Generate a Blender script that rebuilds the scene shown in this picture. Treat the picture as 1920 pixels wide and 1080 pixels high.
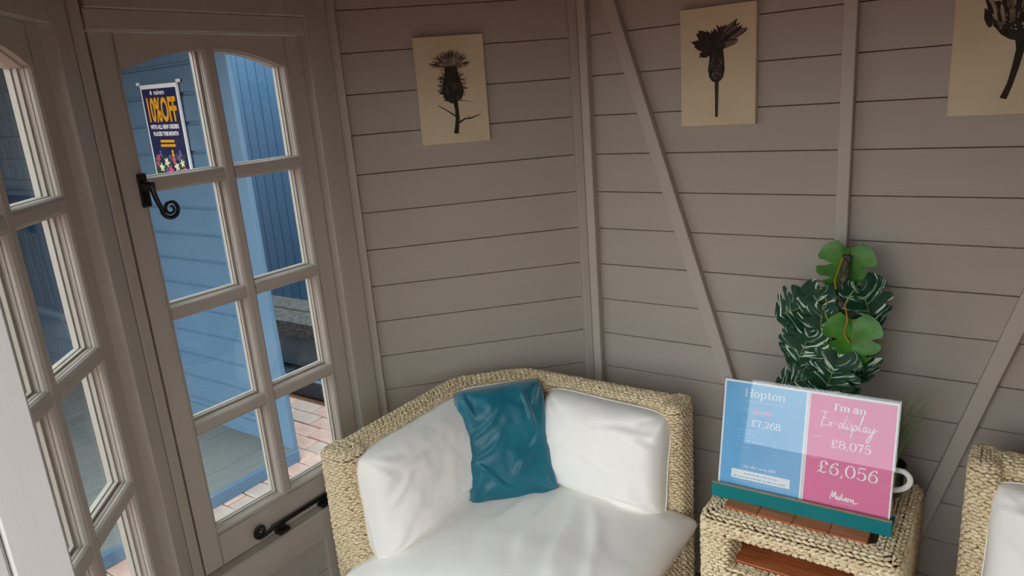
import bpy, bmesh, math, random
import numpy as np
from mathutils import Matrix, Vector, noise

# ------------------------------------------------------------------ camera, world, exposure
for o in list(bpy.data.objects):
    bpy.data.objects.remove(o)
SC = bpy.context.scene
COL = SC.collection
F_PX, YAW, PITCH, ROLL = 1351.63, -0.627008, -0.266301, -0.079763
CAM = Vector((1.12605, -1.93804, 1.56))
cam_data = bpy.data.cameras.new('camera')
cam_data.sensor_width = 36.0
cam_data.lens = F_PX / 1920.0 * 36.0
cam_data.clip_start = 0.02
cam = bpy.data.objects.new('camera', cam_data)
COL.objects.link(cam)
_f = Vector((math.sin(YAW) * math.cos(PITCH), math.cos(YAW) * math.cos(PITCH), math.sin(PITCH)))
_r = Vector((math.cos(YAW), -math.sin(YAW), 0))
_u = _r.cross(_f)
_r2 = _r * math.cos(ROLL) + _u * math.sin(ROLL)
_u2 = -_r * math.sin(ROLL) + _u * math.cos(ROLL)
cam.matrix_world = Matrix(((_r2.x, _u2.x, -_f.x, CAM.x), (_r2.y, _u2.y, -_f.y, CAM.y), (_r2.z, _u2.z, -_f.z, CAM.z), (0, 0, 0, 1)))
SC.camera = cam

world = bpy.data.worlds.new('overcast_sky')
SC.world = world
world.use_nodes = True
bg = world.node_tree.nodes['Background']
bg.inputs['Color'].default_value = (0.95, 0.98, 1.0, 1)
bg.inputs['Strength'].default_value = 1.0

SC.view_settings.view_transform = 'Standard'
SC.view_settings.look = 'None'
SC.view_settings.gamma = 1.0
SC.view_settings.use_curve_mapping = False
SC.view_settings.exposure = 2.18
SC.cycles.use_denoising = True
SC.cycles.max_bounces = 10
SC.cycles.diffuse_bounces = 6
SC.cycles.transparent_max_bounces = 24

# ------------------------------------------------------------------ helpers
Q = math.sqrt(0.5)
R = math.radians
rng = random.Random(7)


def lin(c):
    return tuple(((v / 255.0) / 12.92) if v / 255.0 <= 0.04045 else (((v / 255.0) + 0.055) / 1.055) ** 2.4 for v in c) + (1.0,)


def mat(name, rgb, rough=0.6, var=0.08, scale=12.0, stretch=(1, 1, 1), bump=0.0, bscale=80.0, spec=0.4, sheen=0.0, rgb2=None, lo=0.35, hi=0.65, coat=0.0, metal=0.0):
    m = bpy.data.materials.new(name)
    m.use_nodes = True
    nt = m.node_tree
    b = nt.nodes['Principled BSDF']
    b.inputs['Roughness'].default_value = rough
    b.inputs['Specular IOR Level'].default_value = spec
    b.inputs['Metallic'].default_value = metal
    if sheen:
        b.inputs['Sheen Weight'].default_value = sheen
    if coat:
        b.inputs['Coat Weight'].default_value = coat
        b.inputs['Coat Roughness'].default_value = 0.12
    tc = nt.nodes.new('ShaderNodeTexCoord')
    mp = nt.nodes.new('ShaderNodeMapping')
    mp.inputs['Scale'].default_value = stretch
    nt.links.new(tc.outputs['Object'], mp.inputs['Vector'])
    nz = nt.nodes.new('ShaderNodeTexNoise')
    nz.inputs['Scale'].default_value = scale
    nz.inputs['Detail'].default_value = 5.0
    nt.links.new(mp.outputs['Vector'], nz.inputs['Vector'])
    rp = nt.nodes.new('ShaderNodeValToRGB')
    c = lin(rgb)
    if rgb2:
        c0, c1 = c, lin(rgb2)
    else:
        c0 = tuple(v * (1 - var) for v in c[:3]) + (1,)
        c1 = tuple(min(1, v * (1 + var)) for v in c[:3]) + (1,)
    rp.color_ramp.elements[0].position = lo
    rp.color_ramp.elements[0].color = c0
    rp.color_ramp.elements[1].position = hi
    rp.color_ramp.elements[1].color = c1
    nt.links.new(nz.outputs['Fac'], rp.inputs['Fac'])
    nt.links.new(rp.outputs['Color'], b.inputs['Base Color'])
    if bump:
        n2 = nt.nodes.new('ShaderNodeTexNoise')
        n2.inputs['Scale'].default_value = bscale
        n2.inputs['Detail'].default_value = 4.0
        nt.links.new(mp.outputs['Vector'], n2.inputs['Vector'])
        bp = nt.nodes.new('ShaderNodeBump')
        bp.inputs['Strength'].default_value = bump
        bp.inputs['Distance'].default_value = 0.004
        nt.links.new(n2.outputs['Fac'], bp.inputs['Height'])
        nt.links.new(bp.outputs['Normal'], b.inputs['Normal'])
    return m


def glass_mat(name, tint=(0.93, 0.97, 0.97), ior=1.45, rough=0.0):
    m = bpy.data.materials.new(name)
    m.use_nodes = True
    nt = m.node_tree
    nt.nodes.clear()
    out = nt.nodes.new('ShaderNodeOutputMaterial')
    mix = nt.nodes.new('ShaderNodeMixShader')
    lw = nt.nodes.new('ShaderNodeLayerWeight')      # Schlick reflectance, the same from both faces of the pane
    lw.inputs['Blend'].default_value = 0.5
    pw = nt.nodes.new('ShaderNodeMath')
    pw.operation = 'POWER'
    pw.inputs[1].default_value = 5.0
    fr = nt.nodes.new('ShaderNodeMath')
    fr.operation = 'MULTIPLY_ADD'
    r0 = ((ior - 1) / (ior + 1)) ** 2
    fr.inputs[1].default_value = 1 - r0
    fr.inputs[2].default_value = r0
    nt.links.new(lw.outputs['Facing'], pw.inputs[0])
    nt.links.new(pw.outputs[0], fr.inputs[0])
    tr = nt.nodes.new('ShaderNodeBsdfTransparent')
    tr.inputs['Color'].default_value = tint + (1,)
    gl = nt.nodes.new('ShaderNodeBsdfGlossy')
    gl.inputs['Roughness'].default_value = rough
    nt.links.new(fr.outputs[0], mix.inputs['Fac'])
    nt.links.new(tr.outputs[0], mix.inputs[1])
    nt.links.new(gl.outputs[0], mix.inputs[2])
    nt.links.new(mix.outputs[0], out.inputs['Surface'])
    return m


M = {}
M['board'] = mat('taupe_board_paint', (172, 163, 153), 0.62, 0.035, 3.0, (0.35, 3, 3), 0.10, 60)
M['frame'] = mat('taupe_frame_paint', (180, 171, 161), 0.5, 0.03, 5.0, (4, 4, 0.6), 0.06, 50)
M['jamb'] = mat('pale_grey_outside_paint', (172, 170, 168), 0.5, 0.03, 5.0, (4, 4, 0.6), 0.05, 50)
M['backing'] = mat('dark_backing', (58, 48, 42), 0.9, 0.1)
M['ceiling'] = mat('warm_stained_timber', (84, 50, 32), 0.7, 0.15, 6, (1, 6, 1))
M['floor'] = mat('grey_floor_boards', (120, 112, 106), 0.7, 0.1, 6, (6, 1, 1))
M['glass'] = glass_mat('window_glass')
M['iron'] = mat('black_iron', (18, 18, 20), 0.35, 0.2, 40, bump=0.1, bscale=120, spec=0.5)
M['chrome'] = mat('bright_screw', (190, 190, 190), 0.3, 0.05, metal=1.0)
M['rope'] = mat('seagrass_rope', (206, 182, 138), 0.75, scale=110, rgb2=(246, 231, 198), lo=0.3, hi=0.62, bump=0.5, bscale=420, spec=0.25)
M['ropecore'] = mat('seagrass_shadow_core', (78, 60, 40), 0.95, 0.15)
M['cushion'] = mat('white_cotton', (246, 244, 239), 0.85, 0.02, 8, bump=0.12, bscale=500, spec=0.15)
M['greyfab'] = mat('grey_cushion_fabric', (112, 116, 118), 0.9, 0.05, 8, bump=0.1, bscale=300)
M['teal'] = mat('teal_velvet', (0, 102, 122), 0.36, 0.12, 14, bump=0.08, bscale=300, spec=0.35, sheen=0.5)
M['shaded_rope'] = mat('shaded_bench_wicker', (74, 74, 74), 0.8, scale=55, rgb2=(112, 112, 110))  # bench wicker, shade of an unbuilt roof put into its colour
M['piping'] = mat('grey_piping', (118, 104, 104), 0.8, 0.05)
M['wood'] = mat('varnished_teak', (172, 94, 52), 0.32, scale=9, stretch=(1, 9, 9), rgb2=(204, 126, 80), bump=0.05, bscale=60, coat=0.3)
M['tealwood'] = mat('teal_painted_plinth', (0, 120, 124), 0.4, 0.03, 30, bump=0.04, bscale=120)
M['plyedge'] = mat('bare_plywood_edge', (196, 160, 112), 0.6, 0.1, 60)
M['acrylic'] = glass_mat('clear_acrylic', (0.97, 0.985, 0.985), 1.42)
M['sheetblue'] = mat('blue_print', (86, 164, 218), 0.35, scale=4.5, rgb2=(122, 188, 232), lo=0.3, hi=0.7)
M['sheetpink'] = mat('pink_print', (226, 104, 158), 0.35, 0.03, 5)
M['paper'] = mat('white_paper', (240, 242, 244), 0.5, 0.01)
M['ink'] = mat('white_lettering', (246, 246, 246), 0.5, 0.01)
M['pinkink'] = mat('pale_pink_lettering', (240, 190, 205), 0.5, 0.02)
M['bluedeep'] = mat('deep_blue_print', (58, 132, 196), 0.35, 0.05, 20)
M['bluepale'] = mat('pale_blue_print', (146, 198, 232), 0.35, 0.05, 20)
M['canvas'] = mat('cream_canvas', (204, 188, 156), 0.8, scale=5, rgb2=(214, 200, 170), bump=0.06, bscale=500)
M['print'] = mat('black_botanical_print', (44, 38, 33), 0.8, 0.35, 60)
M['print2'] = mat('grey_botanical_print', (104, 92, 78), 0.8, 0.25, 60)
M['print3'] = mat('pale_botanical_print', (156, 141, 118), 0.8, 0.15, 60)
M['white'] = mat('white_ceramic', (232, 232, 228), 0.25, 0.01, coat=0.3)
M['darkpot'] = mat('dark_green_glaze', (14, 44, 40), 0.12, 0.2, 10, coat=0.6)
M['soil'] = mat('dark_soil', (40, 30, 24), 0.95, 0.3, 80, bump=0.5, bscale=150)
M['leaf'] = mat('fresh_green_leaf', (44, 104, 20), 0.42, scale=26, rgb2=(66, 134, 30), spec=0.4)
M['stem'] = mat('green_stem', (120, 138, 62), 0.5, 0.15, 40)
M['root'] = mat('orange_aerial_root', (170, 116, 36), 0.6, 0.2, 40)
M['moss'] = mat('brown_moss_pole', (48, 44, 34), 0.95, scale=90, rgb2=(104, 102, 88), bump=0.9, bscale=160)
M['grass'] = mat('bright_grass_blade', (118, 156, 84), 0.5, 0.2, 40)
# outside
M['bluewall'] = mat('slate_blue_paint', (86, 116, 142), 0.55, 0.05, 3, (0.4, 3, 3), 0.06, 60)
M['bluetrim'] = mat('light_slate_blue_trim', (94, 124, 150), 0.5, 0.04, 4)
M['navy'] = mat('deep_blue_paint', (26, 78, 112), 0.5, 0.08, 3, (3, 3, 0.4), 0.06, 60)
M['navydark'] = mat('navy_fascia_paint', (40, 58, 86), 0.5, 0.08, 3)
M['deck'] = mat('weathered_deck', (112, 118, 116), 0.75, 0.10, 5, (8, 0.8, 1), 0.15, 40)
M['paver'] = mat('pink_brick_paver', (188, 152, 140), 0.85, scale=7, rgb2=(212, 182, 168), bump=0.3, bscale=60)
M['paver2'] = mat('grey_brick_paver', (176, 158, 148), 0.85, scale=7, rgb2=(196, 178, 168), bump=0.3, bscale=60)
M['ground'] = mat('sandy_brick_ground', (124, 84, 64), 0.9, 0.12, 3, bump=0.3, bscale=30)
M['roof'] = mat('grey_roof_felt', (70, 72, 76), 0.9, 0.1)
M['darkglass'] = glass_mat('shed_window_glass', (0.55, 0.65, 0.72), 1.5)
M['pnavy'] = mat('poster_navy', (36, 40, 84), 0.4, 0.05)
M['pyellow'] = mat('poster_yellow', (246, 176, 20), 0.4, 0.05)
M['ppink'] = mat('poster_pink', (222, 84, 134), 0.4, 0.25, 60)
M['pwhite'] = mat('poster_cream', (240, 236, 200), 0.4, 0.1, 60)
M['pgreen'] = mat('poster_green', (58, 104, 58), 0.4, 0.25, 60)
M['ppurple'] = mat('poster_purple', (128, 92, 176), 0.4, 0.2, 60)


def variegated():
    m = bpy.data.materials.new('variegated_leaf')
    m.use_nodes = True
    nt = m.node_tree
    b = nt.nodes['Principled BSDF']
    b.inputs['Roughness'].default_value = 0.5
    b.inputs['Specular IOR Level'].default_value = 0.22
    uv = nt.nodes.new('ShaderNodeUVMap')
    uv.uv_map = 'UVMap'
    mp = nt.nodes.new('ShaderNodeMapping')
    mp.inputs['Scale'].default_value = (15, 2.0, 1)
    nz = nt.nodes.new('ShaderNodeTexNoise')
    nz.inputs['Scale'].default_value = 1.0
    nz.inputs['Detail'].default_value = 6
    nz.inputs['Distortion'].default_value = 0.6
    oi = nt.nodes.new('ShaderNodeObjectInfo')
    ad = nt.nodes.new('ShaderNodeVectorMath')
    ad.operation = 'ADD'
    mu = nt.nodes.new('ShaderNodeMath')
    mu.operation = 'MULTIPLY'
    mu.inputs[1].default_value = 37.0
    rp = nt.nodes.new('ShaderNodeValToRGB')
    e = rp.color_ramp.elements
    e[0].position, e[0].color = 0.53, lin((14, 56, 34))
    e[1].position, e[1].color = 0.645, lin((206, 220, 200))
    x = e.new(0.57)
    x.color = lin((34, 88, 54))
    nt.links.new(uv.outputs[0], mp.inputs['Vector'])
    nt.links.new(oi.outputs['Random'], mu.inputs[0])
    nt.links.new(mp.outputs[0], ad.inputs[0])
    nt.links.new(mu.outputs[0], ad.inputs[1])
    nt.links.new(ad.outputs[0], nz.inputs['Vector'])
    nt.links.new(nz.outputs['Fac'], rp.inputs['Fac'])
    nt.links.new(rp.outputs[0], b.inputs['Base Color'])
    return m


M['varleaf'] = variegated()


def tag(o, label=None, cat=None, group=None, kind=None):
    if label:
        o['label'] = label
    if cat:
        o['category'] = cat
    if group:
        o['group'] = group
    if kind:
        o['kind'] = kind
    return o


def link(name, me, parent=None, mx=None, local=False):
    o = bpy.data.objects.new(name, me)
    COL.objects.link(o)
    if mx is not None:
        o.matrix_basis = mx
    if parent is not None:
        o.parent = parent
        if not local:
            pm = parent.matrix_basis.copy()
            q = parent.parent
            while q is not None:
                pm = q.matrix_basis @ parent.matrix_parent_inverse @ pm
                q = q.parent
            o.matrix_parent_inverse = pm.inverted()
    return o


def empty(name, loc, rz=0.0):
    o = bpy.data.objects.new(name, None)
    COL.objects.link(o)
    o.empty_display_size = 0.05
    o.matrix_basis = Matrix.Translation(loc) @ Matrix.Rotation(rz, 4, 'Z')
    return o


class MB:
    def __init__(s):
        s.v, s.f = [], []

    def add(s, vs, fs, mx=None):
        b = len(s.v)
        s.v += [tuple(mx @ Vector(p)) if mx is not None else tuple(p) for p in vs]
        s.f += [tuple(b + i for i in f) for f in fs]
        return s

    def box(s, x0, x1, y0, y1, z0, z1, mx=None, c=0.0):
        if c <= 0:
            vs = [(x, y, z) for z in (z0, z1) for y in (y0, y1) for x in (x0, x1)]
            fs = [(0, 2, 3, 1), (4, 5, 7, 6), (0, 1, 5, 4), (2, 6, 7, 3), (0, 4, 6, 2), (1, 3, 7, 5)]
            return s.add(vs, fs, mx)
        bm = bmesh.new()
        bmesh.ops.create_cube(bm, size=1.0)
        for v in bm.verts:
            v.co = Vector(((x0 + x1) / 2 + v.co.x * (x1 - x0), (y0 + y1) / 2 + v.co.y * (y1 - y0), (z0 + z1) / 2 + v.co.z * (z1 - z0)))
        bmesh.ops.bevel(bm, geom=bm.edges[:], offset=c, segments=1, affect='EDGES')
        bm.verts.index_update()
        s.add([v.co[:] for v in bm.verts], [[v.index for v in f.verts] for f in bm.faces], mx)
        bm.free()
        return s

    def prism(s, poly, a, b, axis='x', mx=None):
        """poly: list of 2D points; axis x -> (y,z) profile, z -> (x,y), y -> (x,z)"""
        n = len(poly)
        def P(p, t):
            return {'x': (t, p[0], p[1]), 'y': (p[0], t, p[1]), 'z': (p[0], p[1], t)}[axis]
        vs = [P(p, a) for p in poly] + [P(p, b) for p in poly]
        fs = [(i, (i + 1) % n, n + (i + 1) % n, n + i) for i in range(n)]
        fs += [tuple(range(n))[::-1], tuple(range(n, 2 * n))]
        return s.add(vs, fs, mx)

    def tube(s, pts, rad, seg=8, mx=None, caps=True, flat=1.0):
        pts = [Vector(p) for p in pts]
        n = len(pts)
        rads = rad if isinstance(rad, (list, tuple)) else [rad] * n
        vs, fs = [], []
        up = None
        for i, p in enumerate(pts):
            t = (pts[min(i + 1, n - 1)] - pts[max(i - 1, 0)]).normalized()
            if up is None:
                a = Vector((0, 0, 1)) if abs(t.z) < 0.9 else Vector((1, 0, 0))
                up = t.cross(a).normalized()
            up = (up - t * up.dot(t)).normalized()
            w = t.cross(up)
            for k in range(seg):
                a = 2 * math.pi * k / seg
                vs.append(p + (up * math.cos(a) + w * math.sin(a) * flat) * rads[i])
        for i in range(n - 1):
            for k in range(seg):
                k2 = (k + 1) % seg
                fs.append((i * seg + k, i * seg + k2, (i + 1) * seg + k2, (i + 1) * seg + k))
        if caps:
            fs.append(tuple(range(seg))[::-1])
            fs.append(tuple((n - 1) * seg + k for k in range(seg)))
        return s.add(vs, fs, mx)

    def lathe(s, prof, seg=32, mx=None):
        vs, fs = [], []
        n = len(prof)
        for k in range(seg):
            a = 2 * math.pi * k / seg
            vs += [(r * math.cos(a), r * math.sin(a), z) for r, z in prof]
        for k in range(seg):
            k2 = (k + 1) % seg
            for i in range(n - 1):
                fs.append((k * n + i, k2 * n + i, k2 * n + i + 1, k * n + i + 1))
        return s.add(vs, fs, mx)

    def ribbon(s, pts, w, off, plane):
        """flat ribbon in a 2D plane; plane(x,z,off) -> 3D"""
        n = len(pts)
        ws = w if isinstance(w, (list, tuple)) else [w] * n
        L, Rr = [], []
        for i in range(n):
            a, b = pts[max(i - 1, 0)], pts[min(i + 1, n - 1)]
            dx, dz = b[0] - a[0], b[1] - a[1]
            d = math.hypot(dx, dz) or 1e-9
            nx, nz = -dz / d, dx / d
            L.append(plane(pts[i][0] + nx * ws[i] / 2, pts[i][1] + nz * ws[i] / 2, off))
            Rr.append(plane(pts[i][0] - nx * ws[i] / 2, pts[i][1] - nz * ws[i] / 2, off))
        return s.add(L + Rr, [(i, n + i, n + i + 1, i + 1) for i in range(n - 1)])

    def mesh(s, name, m, smooth=False, auto=None):
        me = bpy.data.meshes.new(name)
        me.from_pydata(s.v, [], s.f)
        me.materials.append(m)
        if smooth:
            me.polygons.foreach_set('use_smooth', [True] * len(me.polygons))
            if auto:
                me.set_sharp_from_angle(angle=R(auto))
        me.validate()
        return me

    def build(s, name, m, parent=None, mx=None, local=False, smooth=False, auto=None):
        return link(name, s.mesh(name, m, smooth, auto), parent, mx, local)


def catmull(pts, n=8):
    out = []
    P = [pts[0]] + list(pts) + [pts[-1]]
    for i in range(1, len(P) - 2):
        p0, p1, p2, p3 = [Vector(p) for p in P[i - 1:i + 3]]
        for k in range(n):
            t = k / n
            out.append(tuple(0.5 * ((2 * p1) + (p2 - p0) * t + (2 * p0 - 5 * p1 + 4 * p2 - p3) * t * t + (3 * p1 - p0 - 3 * p2 + p3) * t ** 3)))
    out.append(tuple(P[-2]))
    return out


# ------------------------------------------------------------------ the summerhouse shell (elongated octagon)
LB, LW, SD = 1.533, 0.713, 0.4723          # long sides, short straight sides, leg of a 45 degree side
LA = SD / Q
YF = -(2 * SD + LW) - 0.03
ZT = 2.03
COVER = 0.113
Z0 = 1.69644 - 15 * COVER                   # one board joint height
CORN = {
    'back': ((0, 0), 0.0, LB), 'back_left': ((-SD, -SD), 45.0, LA), 'left': ((-SD, -SD - LW), 90.0, LW),
    'front_left': ((0.03, -SD - LW - SD - 0.03), 135.0, (SD + 0.03) / Q), 'front': ((LB - 0.03, YF), 180.0, LB - 0.06),
    'front_right': ((LB + SD, -SD - LW), 225.0, (SD + 0.03) / Q), 'right': ((LB + SD, -SD), 270.0, LW), 'back_right': ((LB, 0), 315.0, LA)}


def wmx(side):
    (x, y), a, _ = CORN[side]
    return Matrix.Translation((x, y, 0)) @ Matrix.Rotation(R(a), 4, 'Z')


def board_mesh(L, h, key):
    k = 'board_%s' % key
    prof = [(0.0016, 0), (0.016, 0), (0.016, h), (0.0016, h), (0, h - 0.0012), (0, 0.0012)]
    return MB().prism(prof, 0, L).mesh(k, M['board'])


def clad(wall, x0, x1, z0, z1, key):
    me = board_mesh(x1 - x0, COVER - 0.0018, key)
    k = math.floor((z0 - Z0) / COVER)
    while Z0 + k * COVER < z1 - 0.005:
        a, b = Z0 + k * COVER + 0.0009, Z0 + (k + 1) * COVER - 0.0009
        if a < z0 - 0.001 or b > z1 + 0.001:
            a2, b2 = max(a, z0), min(b, z1)
            if b2 - a2 > 0.01:
                m2 = board_mesh(x1 - x0, b2 - a2, key + '_cut')
                link('board', m2, wall, Matrix.Translation((x0, 0, a2)), True)
        else:
            o = link('board', me, wall, Matrix.Translation((x0, rng.uniform(-0.0006, 0.0006), a)), True)
        k += 1


fp = [CORN[s][0] for s in ('back', 'back_right', 'right', 'front_right', 'front', 'front_left', 'left', 'back_left')]
floor_o = MB().prism([(LB / 2 + (x - LB / 2) * 1.03, YF / 2 + (y - YF / 2) * 1.04) for x, y in fp], -0.06, -0.02, 'z').build('floor', M['floor'])
tag(floor_o, 'grey boarded floor of the summerhouse under the seating', 'floor', kind='structure')
for k in range(13):
    y1 = -0.0 - k * 0.13
    yy = [y1, y1 - 0.127]
    xl = max((-min(SD, -y) if y > -SD else (-SD if y > -SD - LW else -SD + (-SD - LW - y))) for y in yy)
    if xl > 0.3:
        continue
    MB().box(xl, LB - xl, max(y1 - 0.127, YF), y1, -0.02, 0.0).build('board', M['floor'], floor_o)

LABELW = {'back': 'long taupe back wall of horizontal boards behind the plant and table',
          'back_left': 'taupe angled wall of horizontal boards behind the corner sofa',
          'left': 'narrow taupe boarded wall around the casement with the curled handle',
          'front_left': 'narrow taupe wall around the casement at the far left edge',
          'front': 'front wall with the open doorway the photo looks in through',
          'front_right': 'angled wall right of the open doorway', 'right': 'short right end wall of the summerhouse',
          'back_right': 'angled boarded wall right of the long back wall'}
WALL = {}
ZS0, ZS1 = 0.375, 1.79                        # window opening
for side in CORN:
    L = CORN[side][2]
    b = MB()
    if side in ('back', 'back_left', 'back_right', 'right', 'front_right'):
        b.box(0, L, 0.017, 0.04, -0.02, ZT)
    elif side == 'front':
        c = 0.300 - 0.03
        b.box(0, c, 0.017, 0.045, -0.02, ZT)
        b.box(L - c, L, 0.017, 0.045, -0.02, ZT)
        b.box(c, L - c, 0.017, 0.045, 1.78, ZT)
    else:
        b.box(0, L, 0.017, 0.04, -0.02, ZS0)
        b.box(0, L, 0.017, 0.04, ZS1, ZT)
        b.box(0, 0.03, 0.017, 0.04, ZS0, ZS1)
        b.box(L - 0.045, L, 0.017, 0.04, ZS0, ZS1)
    w = b.build('wall_' + side, M['backing'], None, wmx(side))
    tag(w, LABELW[side], 'wall', kind='structure')
    WALL[side] = w
    if side in ('back', 'back_left', 'back_right', 'right', 'front_right'):
        clad(w, 0.0, L, 0.0, ZT, side)
    elif side == 'front':
        clad(w, 0, c, 0, ZT, 'front')
        clad(w, L - c, L, 0, ZT, 'front_b')
        clad(w, c, L - c, 1.78, ZT, 'front_c')
    else:
        clad(w, 0, L, 0, ZS0 + 0.01, side)
        clad(w, 0, L, ZS1 - 0.004, ZT, side + '_top')

# studs and braces on the walls (parts of the wall they are nailed to)
D = 0.028


def stud(wall, x0, x1, z0=0.0, z1=ZT, d=D, m='frame', name='stud'):
    return MB().box(x0, x1, -d, 0.0, z0, z1, c=0.0015).build(name, M[m], WALL[wall], None, True)


stud('back_left', LA - 0.688, LA - 0.659)
stud('back_left', LA - 0.0045, LA + 0.019)
stud('back', 0.045, 0.072)
stud('back', 0.752, 0.782)
stud('back', LB - 0.072, LB - 0.045)
stud('back_right', -0.019, 0.0045)


def brace(xa, za, xb, zb, w=0.036):
    dx, dz = xb - xa, zb - za
    l = math.hypot(dx, dz)
    a = math.atan2(dx, -dz)
    mx = Matrix.Translation((xa, 0, za)) @ Matrix(((math.cos(a), 0, -math.sin(a), 0), (0, 1, 0, 0), (math.sin(a), 0, math.cos(a), 0), (0, 0, 0, 1)))
    MB().box(-w / 2, w / 2, -D, 0, -l, 0, c=0.0015).build('brace', M['frame'], WALL['back'], mx, True)


# first brace runs from the corner stud down to the middle stud's foot, the second mirrors it
brace(0.077, 1.99, 0.699, 0.02)
brace(1.435, 1.99, 0.885, 0.02)
# bright screw heads beside the corner stud
for z in (1.30, 0.795):
    MB().lathe([(0, -0.0012), (0.0035, -0.0012), (0.004, 0)], 10, Matrix.Translation((LA - 0.012, -0.0005, z)) @ Matrix.Rotation(R(-90), 4, 'X')).build('screw', M['chrome'], WALL['back_left'], None, True)

# ceiling: boarded octagonal lid
apex = Vector((LB / 2, YF / 2, 2.45))
cb = MB()
n8 = len(fp)
ecx, ecy = LB / 2, YF / 2
vs = [(x + (0.20 if x > ecx else -0.20), y + (0.20 if y > ecy else -0.20), ZT) for x, y in fp] + [(LB * 0.3, YF / 2, 2.4), (LB * 0.7, YF / 2, 2.4)]
idx = {'back': None}
cv = vs + [(x, y, z + 0.03) for x, y, z in vs]
top = []
for i in range(n8):
    j = (i + 1) % n8
    mid = (fp[i][0] + fp[j][0]) / 2
    if i in (0, 4):
        f = (i, j, n8 + 1, n8) if i == 0 else (i, j, n8, n8 + 1)
    else:
        f = (i, j, n8 + (0 if mid < LB / 2 else 1))
    top.append(f)
off = len(vs)
cb.add(cv, top + [tuple(off + k for k in f) for f in top])
tag(cb.build('ceiling', M['ceiling']), 'warm stained timber ceiling of the summerhouse', 'ceiling', kind='structure')

# ------------------------------------------------------------------ casement windows
XL, XR, XM0, XM1 = 0.100, 0.526, 0.296, 0.334
RAILS = [(0.800, 0.838), (1.101, 1.134), (1.405, 1.433)]
ZB, ZH = 0.537, 1.743
GY = 0.032
BARP = [(-0.009, 0), (0.009, 0), (0.0145, 0.004), (0.0175, 0.009), (0.0175, 0.0135), (0.0155, 0.014), (0.0155, 0.0155), (0.0175, 0.016), (0.0175, 0.046),
        (-0.0175, 0.046), (-0.0175, 0.016), (-0.0155, 0.0155), (-0.0155, 0.014), (-0.0175, 0.0135), (-0.0175, 0.009), (-0.0145, 0.004)]
EDGE = [(0.0, 0), (-0.002, 0.0), (0.006, 0.004), (0.009, 0.009), (0.009, 0.0135), (0.007, 0.014), (0.007, 0.0155), (0.009, 0.016), (0.009, 0.046)]


def arch_z(x):
    c = (XL + XR) / 2
    h = (XR - XL) / 2
    u = abs(x - c) / h
    if u > 0.93:
        return 1.668 + 0.002 * (1 - (u - 0.93) / 0.07)
    return 1.670 + 0.040 * (1 - (u / 0.93) ** 2.2)


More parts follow.
